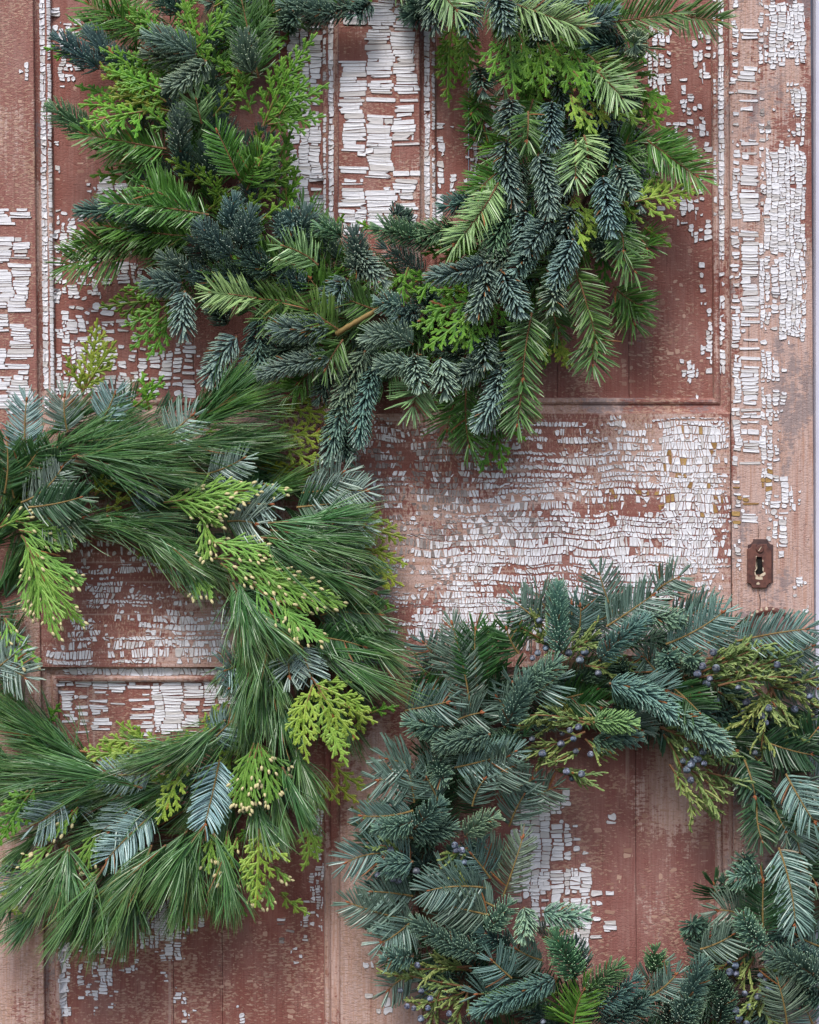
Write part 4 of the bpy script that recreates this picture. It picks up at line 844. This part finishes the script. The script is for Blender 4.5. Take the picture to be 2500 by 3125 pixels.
SPR = """
@1 1
D 560,150 340,-10 3 g
D 620,150 440,30 3 g
D 640,130 300,110 2 g
C 690,110 520,20 4
C 720,170 560,80 3
C 800,225 960,20 5
C 820,240 690,110 4
C 830,200 760,-40 4
C 880,120 970,60 4
D 1090,330 1005,-60 4 b
N 1062,310 1025,155 5 l
N 420,290 240,160 4 b
N 610,340 375,145 3 b
N 830,230 625,150 5 l
N 835,295 622,220 4
N 870,255 705,375 5 l
C 330,250 185,200 2 l
Y 720,470 420,260 4 o
C 720,455 320,360 3 d
C 700,430 430,280 4
C 600,470 340,520 5 l
C 560,470 450,580 5 l
C 590,480 570,580 5 l
C 520,450 330,440 4 l
C 700,590 780,570 5 l
N 390,570 222,458 3 g
D 700,628 310,555 4 g
D 690,650 520,730 3 g
D 650,640 400,640 3 g
N 730,745 600,680 2 d
N 760,640 762,460 5
N 790,770 745,570 3 d
N 880,770 860,630 3 d
D 850,520 822,400 5 l
C 900,490 1055,310 4 o
C 1020,310 880,240 4
C 1000,330 930,250 4
C 1110,530 1335,140 5
C 1115,520 1385,350 4
C 1130,525 1370,490 4
C 1120,420 1205,240 4
C 1150,450 1270,250 4
D 1005,740 900,520 5 g
D 1010,770 1140,610 3 g
D 1040,800 1100,650 3 g
C 865,770 700,670 4 o
C 1180,660 1235,540 3
C 1120,640 1080,530 3 o
C 1210,860 1200,560 2
C 1200,920 1255,700 2
C 1150,800 1230,660 3 o
D 880,905 430,850 5 g
D 780,870 575,770 5 g
D 820,930 640,760 3 g
N 640,910 330,890 3 d
N 650,970 555,920 3 d
D 830,1000 420,950 3 g
D 800,1010 270,1060 2 g
D 780,1050 330,1000 2 g
C 860,900 1010,790 3 o
C 1000,900 1170,780 3 o
C 900,890 935,750 3 o
N 970,970 985,835 5
N 1015,1045 1060,895 5
N 975,1080 840,950 5
N 1255,1020 1290,890 3 b
N 1190,980 1250,920 3 b
C 1325,930 1310,830 2
C 1400,960 1450,900 2 o
N 1440,1000 1340,950 4 g
N 1530,1130 1490,980 4
C 1600,980 1500,930 3
N 1725,1000 1590,960 4 g
N 1720,940 1650,900 2 d
N 1210,120 1255,60 3 d
N 1420,60 1180,20 3 d
N 1500,30 1300,90 2 d
N 1560,10 1480,70 2 d
N 1000,-30 880,20 2 d
N 760,60 680,-20 3 d
D 700,20 480,-40 2 g
@2 1
D 120,-50 215,65 5 l
N 90,-40 110,125 4
N 20,60 130,20 3 d
N 255,-20 240,135 4 b
N 360,-60 412,125 5 b
N 430,10 720,15 3 b
N 60,-30 40,60 3 d
N 0,50 60,90 2 d
D 420,10 760,130 5 l
D 860,92 1150,45 5
D 1130,50 1330,95 4
D 700,10 900,60 3 g
N 740,100 870,55 4 b
N 910,185 750,190 3 d
N 880,150 760,140 3 d
N 945,215 948,175 5 l
C 180,90 165,450 2 o
C 190,110 265,410 2 o
C 170,130 120,330 1 o
C 420,160 445,415 4
C 390,180 295,265 4
C 400,180 335,340 4
C 470,190 480,390 3
C 540,180 575,405 4
C 560,190 490,375 4
C 580,185 635,300 4
C 600,180 650,390 3
C 690,220 655,390 4
C 690,220 810,430 4
C 620,150 745,240 4
C 700,330 740,440 4
Y 700,410 790,570 4
Y 680,400 720,540 4
Y 760,430 830,540 3
Y 850,470 995,512 4
Y 800,440 845,515 3 o
D 790,300 925,445 5 l
D 750,230 880,380 4
D 790,270 960,330 3
N 920,440 955,420 2 d
C 960,310 1040,320 3 o
C 960,350 1110,480 3
C 980,410 1075,555 3
C 950,390 1100,430 3
C 940,430 1050,500 2
N 295,290 312,390 3 d
N 425,420 410,545 4
N 600,430 600,625 5 b
D 500,470 495,620 5
D 310,410 250,490 2 gd
D 290,400 320,560 2 gd
D 330,540 260,600 1 gd
C 380,590 300,620 2 l
N 410,590 445,865 4
N 540,650 592,905 5 b
D 735,570 755,690 5 l
D 700,590 698,785 5 l
N 840,550 855,690 3 d
N 870,700 935,815 5 l
N 815,740 850,980 5 b
D 1000,590 1240,765 4 g
D 980,600 1180,680 3 g
D 860,620 970,590 3 g
D 850,640 940,700 3 g
Y 920,820 1110,770 3
Y 950,850 1235,790 4
Y 900,850 985,940 4
Y 990,860 1115,915 4
C 940,800 1035,745 3 d
Y 690,830 785,940 4
Y 690,840 615,980 4
Y 700,840 700,950 4
Y 700,930 742,1055 5
Y 690,850 785,1000 4
D 375,770 165,1065 5 l
D 400,710 285,800 4 g
D 330,770 260,850 3 g
N 290,860 142,870 3 d
N 440,900 345,1070 4 g
N 490,890 470,1060 4
N 590,930 495,1060 5 b
N 690,980 600,1075 3 d
C 530,930 505,890 4
D 880,950 905,1080 5
D 960,1000 1010,1060 3 g
C 990,960 1100,1040 3 o
N 800,1000 830,1080 3 d
N 200,960 60,990 3 g
N 100,1010 -40,980 3 g
@3 1
D 540,0 250,40 2 g
C 740,150 525,135 3
C 720,200 515,300 3
C 700,250 550,400 3
C 720,260 620,440 3
C 740,190 420,220 2 o
C 780,220 660,330 3
N 790,70 682,5 4
N 770,115 625,115 4 b
N 780,150 772,335 5
N 1000,60 905,20 3 d
N 1060,100 930,80 3 d
N 900,120 800,60 3
D 1260,200 1070,180 4
D 1080,180 855,150 5 l
D 1240,40 1080,0 4
D 1340,40 1160,-60 5 l
D 1430,315 1265,200 5
D 1300,280 1080,260 4
B 1418,330 1600,222 5
D 1600,235 1400,160 4
D 1560,280 1420,260 3
N 1390,305 1155,310 5
N 960,290 890,200 3 d
N 1090,260 1085,530 3 d
N 1000,340 880,530 4 b
N 1130,360 1010,560 3 b
N 1395,430 1095,500 5
D 1445,355 1355,505 5
D 1300,510 1190,605 3 g
D 1360,440 1230,560 3 g
N 1420,480 1340,610 3 d
N 1540,400 1425,650 4 d
N 1470,600 1385,870 4 d
N 1585,460 1510,795 4 d
N 1440,700 1465,875 3 d
N 1700,215 1595,195 5 l
N 1740,375 1530,345 5 l
N 1740,450 1600,460 5 l
N 1500,-20 1615,115 4
N 1465,100 1390,190 4
N 1560,30 1480,60 4
C 1450,40 1385,115 3
C 1720,50 1700,210 4
C 1690,90 1640,140 3
N 1250,400 1140,400 3 d
N 1300,360 1240,460 3 d
N 1640,520 1560,400 2 d
N 1500,300 1560,440 2 d
@4 1
N 330,30 82,95 5 b
N 440,0 300,45 4
N 510,-20 445,65 5 l
N 690,-70 605,125 5 b
N 625,110 603,220 5 l
N 325,50 275,260 5
N 385,60 470,248 5 b
C 280,190 50,235 5
C 270,220 60,395 5
C 270,230 180,405 5
C 280,220 255,410 5
C 240,160 85,150 4
C 290,200 200,130 4
C 140,250 0,300 4
C 110,130 5,60 4
C 60,180 -30,110 4
C 340,210 365,340 3
C 350,200 430,320 3
D 695,50 800,400 5
D 760,330 775,490 5
D 515,240 470,560 5
D 480,500 448,750 5
D 610,180 625,330 3
D 880,-10 965,85 5
D 900,170 955,310 2 g
D 860,130 1000,230 2 g
Y 600,330 665,475 3 o
Y 540,320 575,460 3 o
Y 640,350 690,470 3 o
N 320,340 320,460 4
N 325,450 195,525 4
N 20,420 45,550 5 l
N 130,430 150,580 5 l
D 60,530 5,660 4 l
N 385,470 290,725 4
N 420,400 390,500 3 d
D 240,560 252,840 3 g
D 200,600 150,760 2 g
D 400,600 330,720 2 g
C 350,740 295,915 2
C 370,740 400,915 2
C 400,730 490,780 2
C 320,740 240,800 2 o
N 40,240 -60,260 3
N 230,430 120,400 3 d
N 100,150 60,230 3 d
@1 1
C 760,330 520,220 4
C 640,330 420,200 4
C 700,380 480,300 5 l
C 900,420 780,280 4
C 760,560 600,440 4
C 620,640 420,590 3
C 1060,480 1000,280 4
C 1180,480 1300,330 5
C 1140,560 1290,440 4
C 1090,700 1180,560 4
C 960,880 840,700 4 o
C 1100,930 1200,850 4 o
C 720,250 600,30 4
C 880,300 800,60 4
C 560,760 380,740 3 o
C 900,30 1010,-60 4
@2 1
C 460,140 500,330 4
C 620,210 700,330 4
C 690,300 760,420 5
C 250,80 210,300 3 o
@4 1
C 160,190 60,330 5
C 100,60 40,200 4
C 220,170 130,60 4
C 330,230 300,420 4
@3 1
N 1150,70 1010,-10 4 d
D 1270,130 1080,60 3
D 1180,40 1020,-60 3 g
N 1290,150 1180,70 3
N 1100,160 960,110 3 d
D 1020,160 880,60 3
C 1040,90 930,60 3
N 900,30 820,-60 3
D 1420,180 1280,80 3 g
C 1330,20 1230,-60 3
N 1060,-20 1000,-110 4
@2 1
D 520,420 470,560 3
N 470,690 430,860 3 d
D 450,560 350,680 2 g
N 700,880 640,1000 4
@7 2
P 860,330 700,660 3
P 640,330 420,640 5
P 200,560 40,700 4
P 100,500 -20,620 3
@3 2
C 560,640 690,505 3 l
C 630,650 600,490 3
Y 345,590 410,265 2 o
Y 360,560 490,360 2 o
Y 350,570 275,420 2 o
S 110,850 112,565 5 b
S 285,740 268,555 4
S 430,700 500,545 4
S 90,1040 300,860 5
F 180,960 340,820 4
F 120,1060 385,1010 5
F 90,920 185,790 4 g
F 20,1000 30,730 4 g
F -30,900 60,760 3 g
F 60,1020 10,860 3 g
F 200,900 250,790 4 g
P 130,850 560,680 4
P 250,860 700,720 4
P 320,850 860,830 5
P 320,840 800,920 5
P 330,850 740,760 5
P 340,870 690,960 3
P 700,800 1160,760 4
P 650,860 1140,800 3
P 780,760 1090,480 4
P 820,680 1010,470 4
P 820,720 1190,590 4
P 800,700 1120,560 4 g
P 900,820 1220,740 3
P 700,850 900,1000 3
S 705,770 840,645 5 b
S 870,920 1070,835 5 b
Y 1170,650 1440,680 3 o
Y 1160,740 1410,760 3 o
Y 1190,800 1370,870 3 o
Y 1090,880 1340,920 2 o
Y 1140,700 1270,615 3 o
Y 1080,820 1250,790 2 o
Y 1150,900 1240,990 2 o
Y 400,1010 535,905 3 o
Y 450,1080 560,990 3 o
Y 380,1000 440,920 3 o
C 690,1000 765,905 3
I 690,1040 1100,975 5
I 720,1060 1000,1040 5
I 1110,960 1230,990 4
S 560,940 690,940 4
S 540,1020 640,960 3
S 1270,1000 1590,990 5
S 1330,990 1480,890 4
F 1250,1060 1450,1040 4
S 1000,1040 1180,1050 4 b
S 960,1120 1110,1130 4
P 1050,1040 1300,900 3
P 1100,860 1000,1000 2
@5 2
I 0,70 130,0 4
I 80,80 320,140 4
I 90,100 350,300 4
I 100,110 355,480 5
I 110,140 250,540 5
I 110,130 130,450 4
I 60,40 250,80 4
I 20,450 165,640 4
I -10,500 60,690 3
F 210,40 390,20 4
F 180,20 350,90 4
P 250,60 650,50 3
P 400,50 770,200 4
P 520,50 890,280 4
P 450,20 780,100 4
P 660,90 880,310 4
P 600,60 850,240 4
P 760,180 1000,300 3
P 800,120 960,330 3
Y 600,110 695,245 1 o
Y 660,120 580,200 1 o
P 1080,110 1510,200 5
P 1090,130 1530,330 5
P 1130,50 1560,20 4
P 1140,80 1530,110 5
P 1200,190 1560,420 4
P 1100,160 1400,380 4
P 1250,60 1600,220 4
S 1300,10 1500,130 4
S 1450,60 1560,60 3
I 850,-10 872,200 5
I 800,0 940,60 5
I 805,230 830,370 4
I 820,250 895,365 4
I 880,130 1130,170 5
I 900,200 1200,280 5
I 1030,270 1455,400 5
I 1050,290 1380,550 5
I 1080,280 1320,350 5
I 930,220 1060,310 5
I 1190,330 1260,530 5
P 980,300 1190,600 5
P 990,310 1080,680 5
P 1000,320 1250,560 5
P 1010,300 1030,590 4
P 960,280 1130,560 4
Y 1500,60 1710,115 2 o
Y 1520,150 1715,225 2 o
Y 1550,220 1700,315 2 o
Y 1470,10 1640,50 2 o
Y 1540,110 1640,330 2 o
F 1380,420 1650,440 4 g
F 1320,530 1580,580 4 g
F 1350,440 1530,380 4
S 1270,570 1325,740 4
S 1220,600 1220,720 4
S 1400,570 1560,640 3
P 1400,500 1730,680 4
P 1300,560 1700,740 4
P 1380,560 1610,760 3
P 1450,420 1700,560 3
C 1500,340 1660,400 3
F 1440,300 1620,360 3 g
P 1080,500 1010,780 4
P 1060,540 960,730 3
P 1150,540 1190,830 4
P 1100,620 1130,960 4
P 1150,700 1220,1020 4
P 1050,680 1020,960 4
P 1080,780 1050,1080 4
P 1130,560 1060,860 4
S 1020,640 930,680 4 b
S 1030,700 950,760 4
Y 1330,730 1560,840 5
Y 1340,740 1510,960 5
Y 1320,730 1300,1060 5
Y 1340,760 1465,1075 5
Y 1330,750 1240,980 5
Y 1350,720 1480,720 4
Y 1450,810 1590,890 4
Y 1400,850 1400,1040 5
C 1560,850 1680,820 4
Y 700,990 420,965 3
Y 680,1000 490,885 3
Y 650,1010 340,1010 3
Y 560,1000 380,1050 3
Y 850,890 960,800 3
Y 690,980 820,930 3
Y 800,960 950,850 3
S 900,960 985,875 4 b
S 880,930 1010,890 3
C 200,900 255,810 2
P 440,1070 40,880 3
P 420,1090 0,820 3
P 380,1100 100,960 3
P 860,980 480,1060 4
P 930,920 560,1040 4
P 950,880 700,1076 4
P 1000,900 620,1076 4
S -40,690 120,560 4
S 0,640 140,720 4
S -20,600 80,540 3
@7 2
S 640,15 392,38 5 b
S 925,-30 852,290 5 b
S 640,205 420,420 5 b
S 560,160 430,310 4 b
S 270,150 105,270 4
S 140,420 20,530 3
S 330,120 300,200 3
Y 780,-20 665,240 5
Y 740,40 640,60 4
Y 1090,260 1075,590 5
Y 1090,320 1220,400 5
Y 1090,320 1010,440 5
I 900,270 880,450 4
I 960,270 970,520 4
I 1010,380 1090,590 4
I 1150,420 1220,480 4
I 1120,470 1150,600 4
I 1000,300 940,440 4
Y 1290,240 1340,400 3
Y 1280,230 1270,440 3
Y 1180,530 1305,620 2
Y 1400,50 1510,150 2 o
Y 1400,-20 1550,90 2 o
Y 1360,60 1430,160 2 o
Y 1370,100 1300,200 2 o
I 1090,-100 1040,190 5 d
I 1090,-100 1140,150 5 d
I 1070,-100 1010,170 5 d
I 1100,-90 1210,80 4 d
P 1190,0 1340,260 4
P 1150,40 1210,340 4
P 1050,140 1190,320 4
P 1250,-80 1330,170 4
P 1080,120 1120,300 4
P 860,250 640,620 4
P 830,240 840,650 4
P 900,280 990,650 4
P 790,270 560,580 4
P 860,300 760,640 4
P 940,300 900,640 3
P 700,330 480,560 4
P 285,330 10,600 5
P 290,335 160,610 5
P 290,335 310,540 5
P 290,330 230,600 5
P 440,420 210,780 4
P 500,430 390,790 4
P 560,450 470,790 4
P 520,440 310,760 4
P 400,480 240,740 3
P 600,440 520,740 3
P 600,90 0,60 4
P 500,60 0,200 3
P 700,150 290,330 3
P 740,50 400,200 3
P 640,40 250,140 3
P 760,120 480,300 3
P 850,20 620,200 4
P 980,40 760,240 3
P 1000,100 900,330 3
P 240,60 -60,140 3
P 200,260 20,420 3
C 145,90 -10,340 4
C 120,100 -10,180 4
C 90,200 10,300 4
Y 60,380 -20,480 3 o
Y 120,350 40,460 3 o
I 420,240 325,430 4
I 230,320 90,430 4
I 330,170 195,310 4
I 420,430 330,510 4
I 240,470 180,560 3
C 600,540 560,640 1 l
C 1000,550 1040,630 1
C 780,590 782,690 1 l
C 620,400 590,500 2
C 560,570 540,560 1
Y 60,560 100,680 1
Y 20,480 40,620 1 o
@6 3
S 260,840 170,430 4
S 210,700 150,520 4
F 285,740 275,450 4 g
F 330,700 330,470 3 g
F 460,600 395,470 4 g
S 130,640 40,530 3
S 90,720 20,620 3
S 560,480 425,365 4
S 520,520 440,480 3
N 640,600 622,305 5 l
S 712,510 722,370 4
S 660,540 690,350 3
S 860,440 785,220 4
S 830,485 1065,325 5 b
S 1040,335 1160,260 5
S 760,480 930,400 3
S 600,470 520,320 3
N 800,630 1000,450 5 b
N 1000,445 1140,455 5 l
S 1080,560 1360,405 5 b
S 1100,470 1300,370 3
S 1375,548 1720,488 5 b
S 1550,600 1740,560 4
S 1500,700 1725,640 3
S 1250,560 1390,470 3
N 1105,670 1085,585 5 l
N 1175,660 1185,600 5 l
S 1100,720 970,600 4
S 1040,650 960,600 4
J 1200,690 1500,560 5
J 1220,700 1610,650 5
J 1300,735 1630,700 5
J 1220,650 1430,555 5
J 1250,620 1560,590 5
J 1350,690 1600,600 5
J 1200,730 1420,700 4
J 1520,740 1610,940 4
J 1530,740 1725,830 4
J 1520,750 1400,900 4
J 1540,730 1740,690 4
J 1530,750 1480,1010 4
J 1300,760 1390,850 3
J 1450,740 1560,860 4
J 1560,820 1700,900 3
J 620,590 465,490 4
J 600,580 530,440 4
J 640,600 560,520 4
J 700,570 765,540 4
J 740,650 835,660 4
J 640,610 720,560 4
N 400,910 500,690 5 b
N 490,720 625,630 5 l
S 510,780 640,685 5
S 480,820 420,700 3
N 840,725 1125,865 5 b
N 850,740 960,800 4 d
N 1125,850 1330,995 5
F 1110,745 1255,880 5 g
F 1150,700 1240,780 4 g
S 970,715 1110,765 5
N 775,890 945,890 5 lg
N 800,935 965,950 4 b
N 770,960 870,980 4 d
J 640,890 485,880 4
J 760,900 500,860 5
J 720,880 640,840 4
J 740,930 530,1015 4
J 720,1000 590,1065 4
J 740,960 800,1030 4
J 860,870 680,870 4
J 620,960 560,1070 3
J 1055,910 1350,1045 4
J 1070,940 1150,1090 4
J 1080,950 1260,1070 4
J 1060,910 1180,960 3
F 1470,960 1740,1040 4
F 1640,1010 1740,890 4
F 1380,950 1500,1080 3
F 1700,860 1560,960 3
F 1300,900 1400,1040 3
S -20,840 205,795 4
N 140,910 0,890 5 l
N 340,940 115,985 5
N 300,900 240,990 4 d
S 190,1080 490,1000 5
S 380,1090 425,1015 5
S 240,1090 238,1010 4
F 640,790 830,740 3 g
F 690,810 840,830 3 g
S 900,860 1000,940 3
S 200,880 330,840 4
F 0,760 180,740 3 g
N 720,720 850,640 3 d
N 900,700 850,620 3 d
F 1000,820 900,900 2
S 430,860 350,760 3
N 480,990 330,960 3 d
S 1650,700 1740,760 3
@8 3
S 265,165 330,20 5
S 320,60 470,-20 5
S 120,140 60,20 4
S 20,150 -10,-20 4
S 60,80 130,-30 4
N 130,-20 150,60 5
N 20,260 135,150 5
N 0,270 190,255 4 b
N 60,330 120,260 3 d
N 235,295 365,205 5 l
S 420,250 500,80 4
S 470,160 650,65 3
S 380,130 560,30 3
J 640,0 765,40 4
J 600,10 700,50 3
J 1095,-10 1205,205 4
J 1150,-10 1320,110 4
J 1200,50 1280,195 4
J 1250,20 1390,50 4
J 1180,100 1290,170 3
J 250,340 150,375 4
J 220,380 205,450 4
S 320,510 35,522 5
S 360,590 95,390 4
S 335,625 105,572 5
S 395,545 492,255 4
S 340,470 240,340 4
S 400,420 300,320 3
N 330,690 425,570 5 l
N 480,590 480,720 5 l
N 560,610 735,630 5 l
N 290,790 5,645 5
N 320,780 140,720 4
N 420,760 300,690 4
N 700,890 615,705 5 g
N 740,860 690,740 4
N 620,890 270,1030 5
N 560,940 330,1000 4 g
S 430,890 325,795 5 b
S 560,815 420,755 4
S 380,950 260,960 4
S 560,720 640,740 3
J 260,840 20,855 4
J 255,930 0,880 4
J 250,940 20,1005 4
J 250,945 195,1075 4
J 140,900 95,1085 4
J 260,860 130,830 3
D 690,1090 745,900 5 g
D 660,1080 630,980 3 g
N 740,965 890,835 5 g
N 780,1010 960,890 5
N 800,1085 1030,975 4
N 900,1060 960,960 3 d
S 1015,965 1155,850 5
S 980,940 1080,800 3
N 1030,870 1035,770 4 g
N 1130,1090 1235,820 5
N 1165,1085 1215,960 5 l
N 1080,1080 1120,960 4
S 1225,768 1400,690 5
S 1260,860 1240,700 3
S 1180,760 1290,700 3
N 1210,700 1190,650 3 d
S 1430,645 1265,590 4
N 1495,760 1395,625 5 l
F 1490,700 1490,440 5
N 1475,450 1365,462 5 l
N 1415,450 1412,365 3 d
F 1410,-30 1470,170 4
F 1465,140 1490,360 4
F 1540,180 1600,300 3
S 1585,30 1730,275 5 b
S 1555,340 1635,715 5 b
S 1640,60 1740,120 3
F 1640,380 1730,520 3
S 1600,200 1660,420 3
J 1420,790 1325,830 4
J 1490,890 1400,1090 4
J 1480,1000 1530,1085 4
J 1470,850 1585,840 4
J 1450,800 1400,900 4
J 1520,950 1430,1000 4
N 1740,910 1520,790 5
N 1725,840 1600,780 4
S 1590,1085 1540,850 5
S 1700,1090 1650,980 4
N 1740,970 1640,930 4 d
S 1740,760 1590,690 3
N 1660,1000 1600,920 4
N 1350,1000 1290,880 4 d
N 1300,1080 1320,960 4 d
S 1380,900 1300,830 3
F 1290,560 1280,480 3
N 1370,560 1320,480 3 d
@7 3
S 1740,185 1478,212 4
S 1750,55 1545,55 4
S 1740,-10 1600,-40 4
S 1740,400 1412,402 4
S 1740,545 1520,520 4
S 1750,650 1425,560 4
S 1700,680 1560,600 3
S 1740,640 1570,770 4
N 1740,800 1615,810 5
N 1740,230 1585,260 5 l
N 1740,400 1615,410 5
J 1740,890 1660,880 4
J 1700,360 1600,330 4
S 1740,870 1605,960 3
N 1750,520 1650,500 3 d
S 1740,300 1600,280 3
"""
BERRY = {6: [(1272, 588), (1228, 645), (1288, 650), (1215, 682), (1254, 708), (1250, 738), (1380, 745), (1413, 803), (1510, 827), (1508, 885), (1677, 782), (1454, 1017), (1290, 800), (1495, 860), (1540, 640), (1400, 840), (1630, 830),
             (540, 470), (550, 508), (578, 535), (563, 575), (541, 597), (515, 617), (640, 610), (622, 632), (733, 598), (788, 688), (670, 602), (715, 630),
             (512, 960), (670, 918), (705, 908), (690, 960), (632, 985), (562, 1020), (640, 930), (770, 1020), (700, 1010),
             (1163, 1010), (1207, 1040), (1237, 1010), (1218, 1052), (1178, 1065), (1240, 1065), (1150, 1050)],
         8: [(665, 18), (682, 47), (718, 25), (1172, 8), (1187, 48), (185, 322), (196, 345), (227, 343), (230, 405), (28, 448), (40, 830), (50, 945), (85, 975), (15, 1010), (75, 1010), (172, 1035), (40, 1060), (555, 1075),
             (1343, 825), (1340, 855), (1372, 843), (1370, 875), (1480, 878), (1498, 825), (1485, 905), (1500, 935), (1512, 937), (1413, 943), (1462, 968), (1440, 1005), (1375, 1025), (1378, 1062), (1415, 1072), (1390, 1055)],
         7: [(1645, 350), (1590, 455), (1635, 440), (1685, 470), (1700, 430), (1660, 465), (1690, 940), (1715, 1000)]}
GROUPS = 'evergreen wreaths hung on the old door'
wre = {1: thing('wreath', 'topmost wreath of blue green fir tips, green fir sprays and bright green cedar', 'wreath', at(1190, 370, 0), GROUPS),
       2: thing('wreath', 'shaggy long needled pine wreath with silver fir and tan seed cones on cedar', 'wreath', at(400, 1950, 0), GROUPS),
       3: thing('wreath', 'silvery blue fir wreath with juniper sprigs and dusky blue berries', 'wreath', at(1890, 2620, 0), GROUPS)}
RING = {1: (1190, 370, 620, 300), 2: (400, 1950, 560, 270), 3: (1890, 2620, 600, 260)}
# each wreath is wired on a twisted vine hoop
for k, (cx, cy, R, hw) in RING.items():
    V, q = [], []; nu, nv = 72, 9
    for i in range(nu):
        a = 2*math.pi*i/nu
        for j in range(nv):
            b = 2*math.pi*j/nv; rr = 26*(1+.22*math.sin(3*b+a*9)); r = R+rr*math.cos(b)
            V.append(((cx+r*math.cos(a))*K, -(30+rr*.9*math.sin(b))*K, (3125-(cy+r*math.sin(a)))*K))
    for i in range(nu):
        for j in range(nv): q.append((i*nv+j, i*nv+(j+1) % nv, ((i+1) % nu)*nv+(j+1) % nv, ((i+1) % nu)*nv+j))
    root = wre[k]; V = np.array(V)-np.array(root.location)
    link('vine_hoop', make_mesh('vine_hoop', V, [np.array(q)], smooth=True), root, (0, 0, 0), (MAT['vine'],))
# the sprays bound in underneath, laid clockwise
FILL = {1: 'NNDDDDCCC', 2: 'PPPPPFFFYC', 3: 'FFFFSNNNJ'}
for k, (cx, cy, R, hw) in RING.items():
    n = {1: 300, 2: 180, 3: 190}[k]
    for i in range(n):
        a = 2*math.pi*(i+RNG.uniform(-.4, .4))/n; off = RNG.uniform(-.62, .55)
        bx, by = cx+(R+off*hw)*math.cos(a), cy+(R+off*hw)*math.sin(a)
        splay = off*.9+RNG.normal(0, .25); da = a+math.pi/2-splay                # tangent, opening outwards and inwards
        code = FILL[k][RNG.integers(len(FILL[k]))]
        Lg = RNG.uniform(110, 190)*(1.5 if code == 'P' else 1)
        tx, ty = bx+Lg*math.cos(da), by+Lg*math.sin(da)
        if min(bx, tx) > 2600 or max(bx, tx) < -100 or min(by, ty) > 3225 or max(by, ty) < -100: continue
        # stay behind the placed sprays and off the hole's edge
        rt = math.hypot(tx-cx, ty-cy)
        if abs(rt-R) > hw*(.92 if k == 1 else .82): continue
        place(wre[k], code, bx, by, tx, ty, int(RNG.integers(1, 3)), 'd' if RNG.random() < .4 else '', detail=.6)  # some underlying sprays tinted darker: shade of the depth put into their colour
jun = []
t_, k_ = 0, 0
for ln in SPR.strip().splitlines():
    if ln[0] == '@': t_, k_ = map(int, ln[1:].split()); continue
    f = ln.split(); (bx, by), (tx, ty) = [tuple(map(float, s.split(','))) for s in f[1:3]]; ox, oy = TILE[t_]
    bx, by, tx, ty = ox+bx*TS, oy+by*TS, ox+tx*TS, oy+ty*TS
    o = place(wre[k_], f[0], bx, by, tx, ty, int(f[3]), f[4] if len(f) > 4 else '')
    if f[0] == 'J': jun.append((bx, by, tx, ty, int(f[3]), o))
bme = ellipsoid('berry', 13*K, 12.5*K, MAT['berry'], bump=.03, nu=14, nv=10)
for t_, lst in BERRY.items():
    for (x, y) in lst:
        px, py = TILE[t_][0]+x*TS, TILE[t_][1]+y*TS
        def dist(j):
            bx, by, tx, ty = j[:4]; d2 = (tx-bx)**2+(ty-by)**2; s = min(max(((px-bx)*(tx-bx)+(py-by)*(ty-by))/d2, 0), 1)
            return math.hypot(px-bx-s*(tx-bx), py-by-s*(ty-by))
        j = min(jun, key=dist); o = j[5]; z = ZB[j[4]]+RNG.uniform(8, 24)
        p = at(px, py, z); v = RNG.uniform(.6, 1.25)
        put('berry', bme, o, p-np.array(o.location)-np.array(o.parent.location), nrm(np.array([RNG.normal(0, .5), -1, RNG.normal(0, .5)])), RNG.uniform(.66, .98), (v*RNG.uniform(.85, 1.08), v, v*RNG.uniform(.85, 1.05), 1))
print('leaf tris', TRI[0])
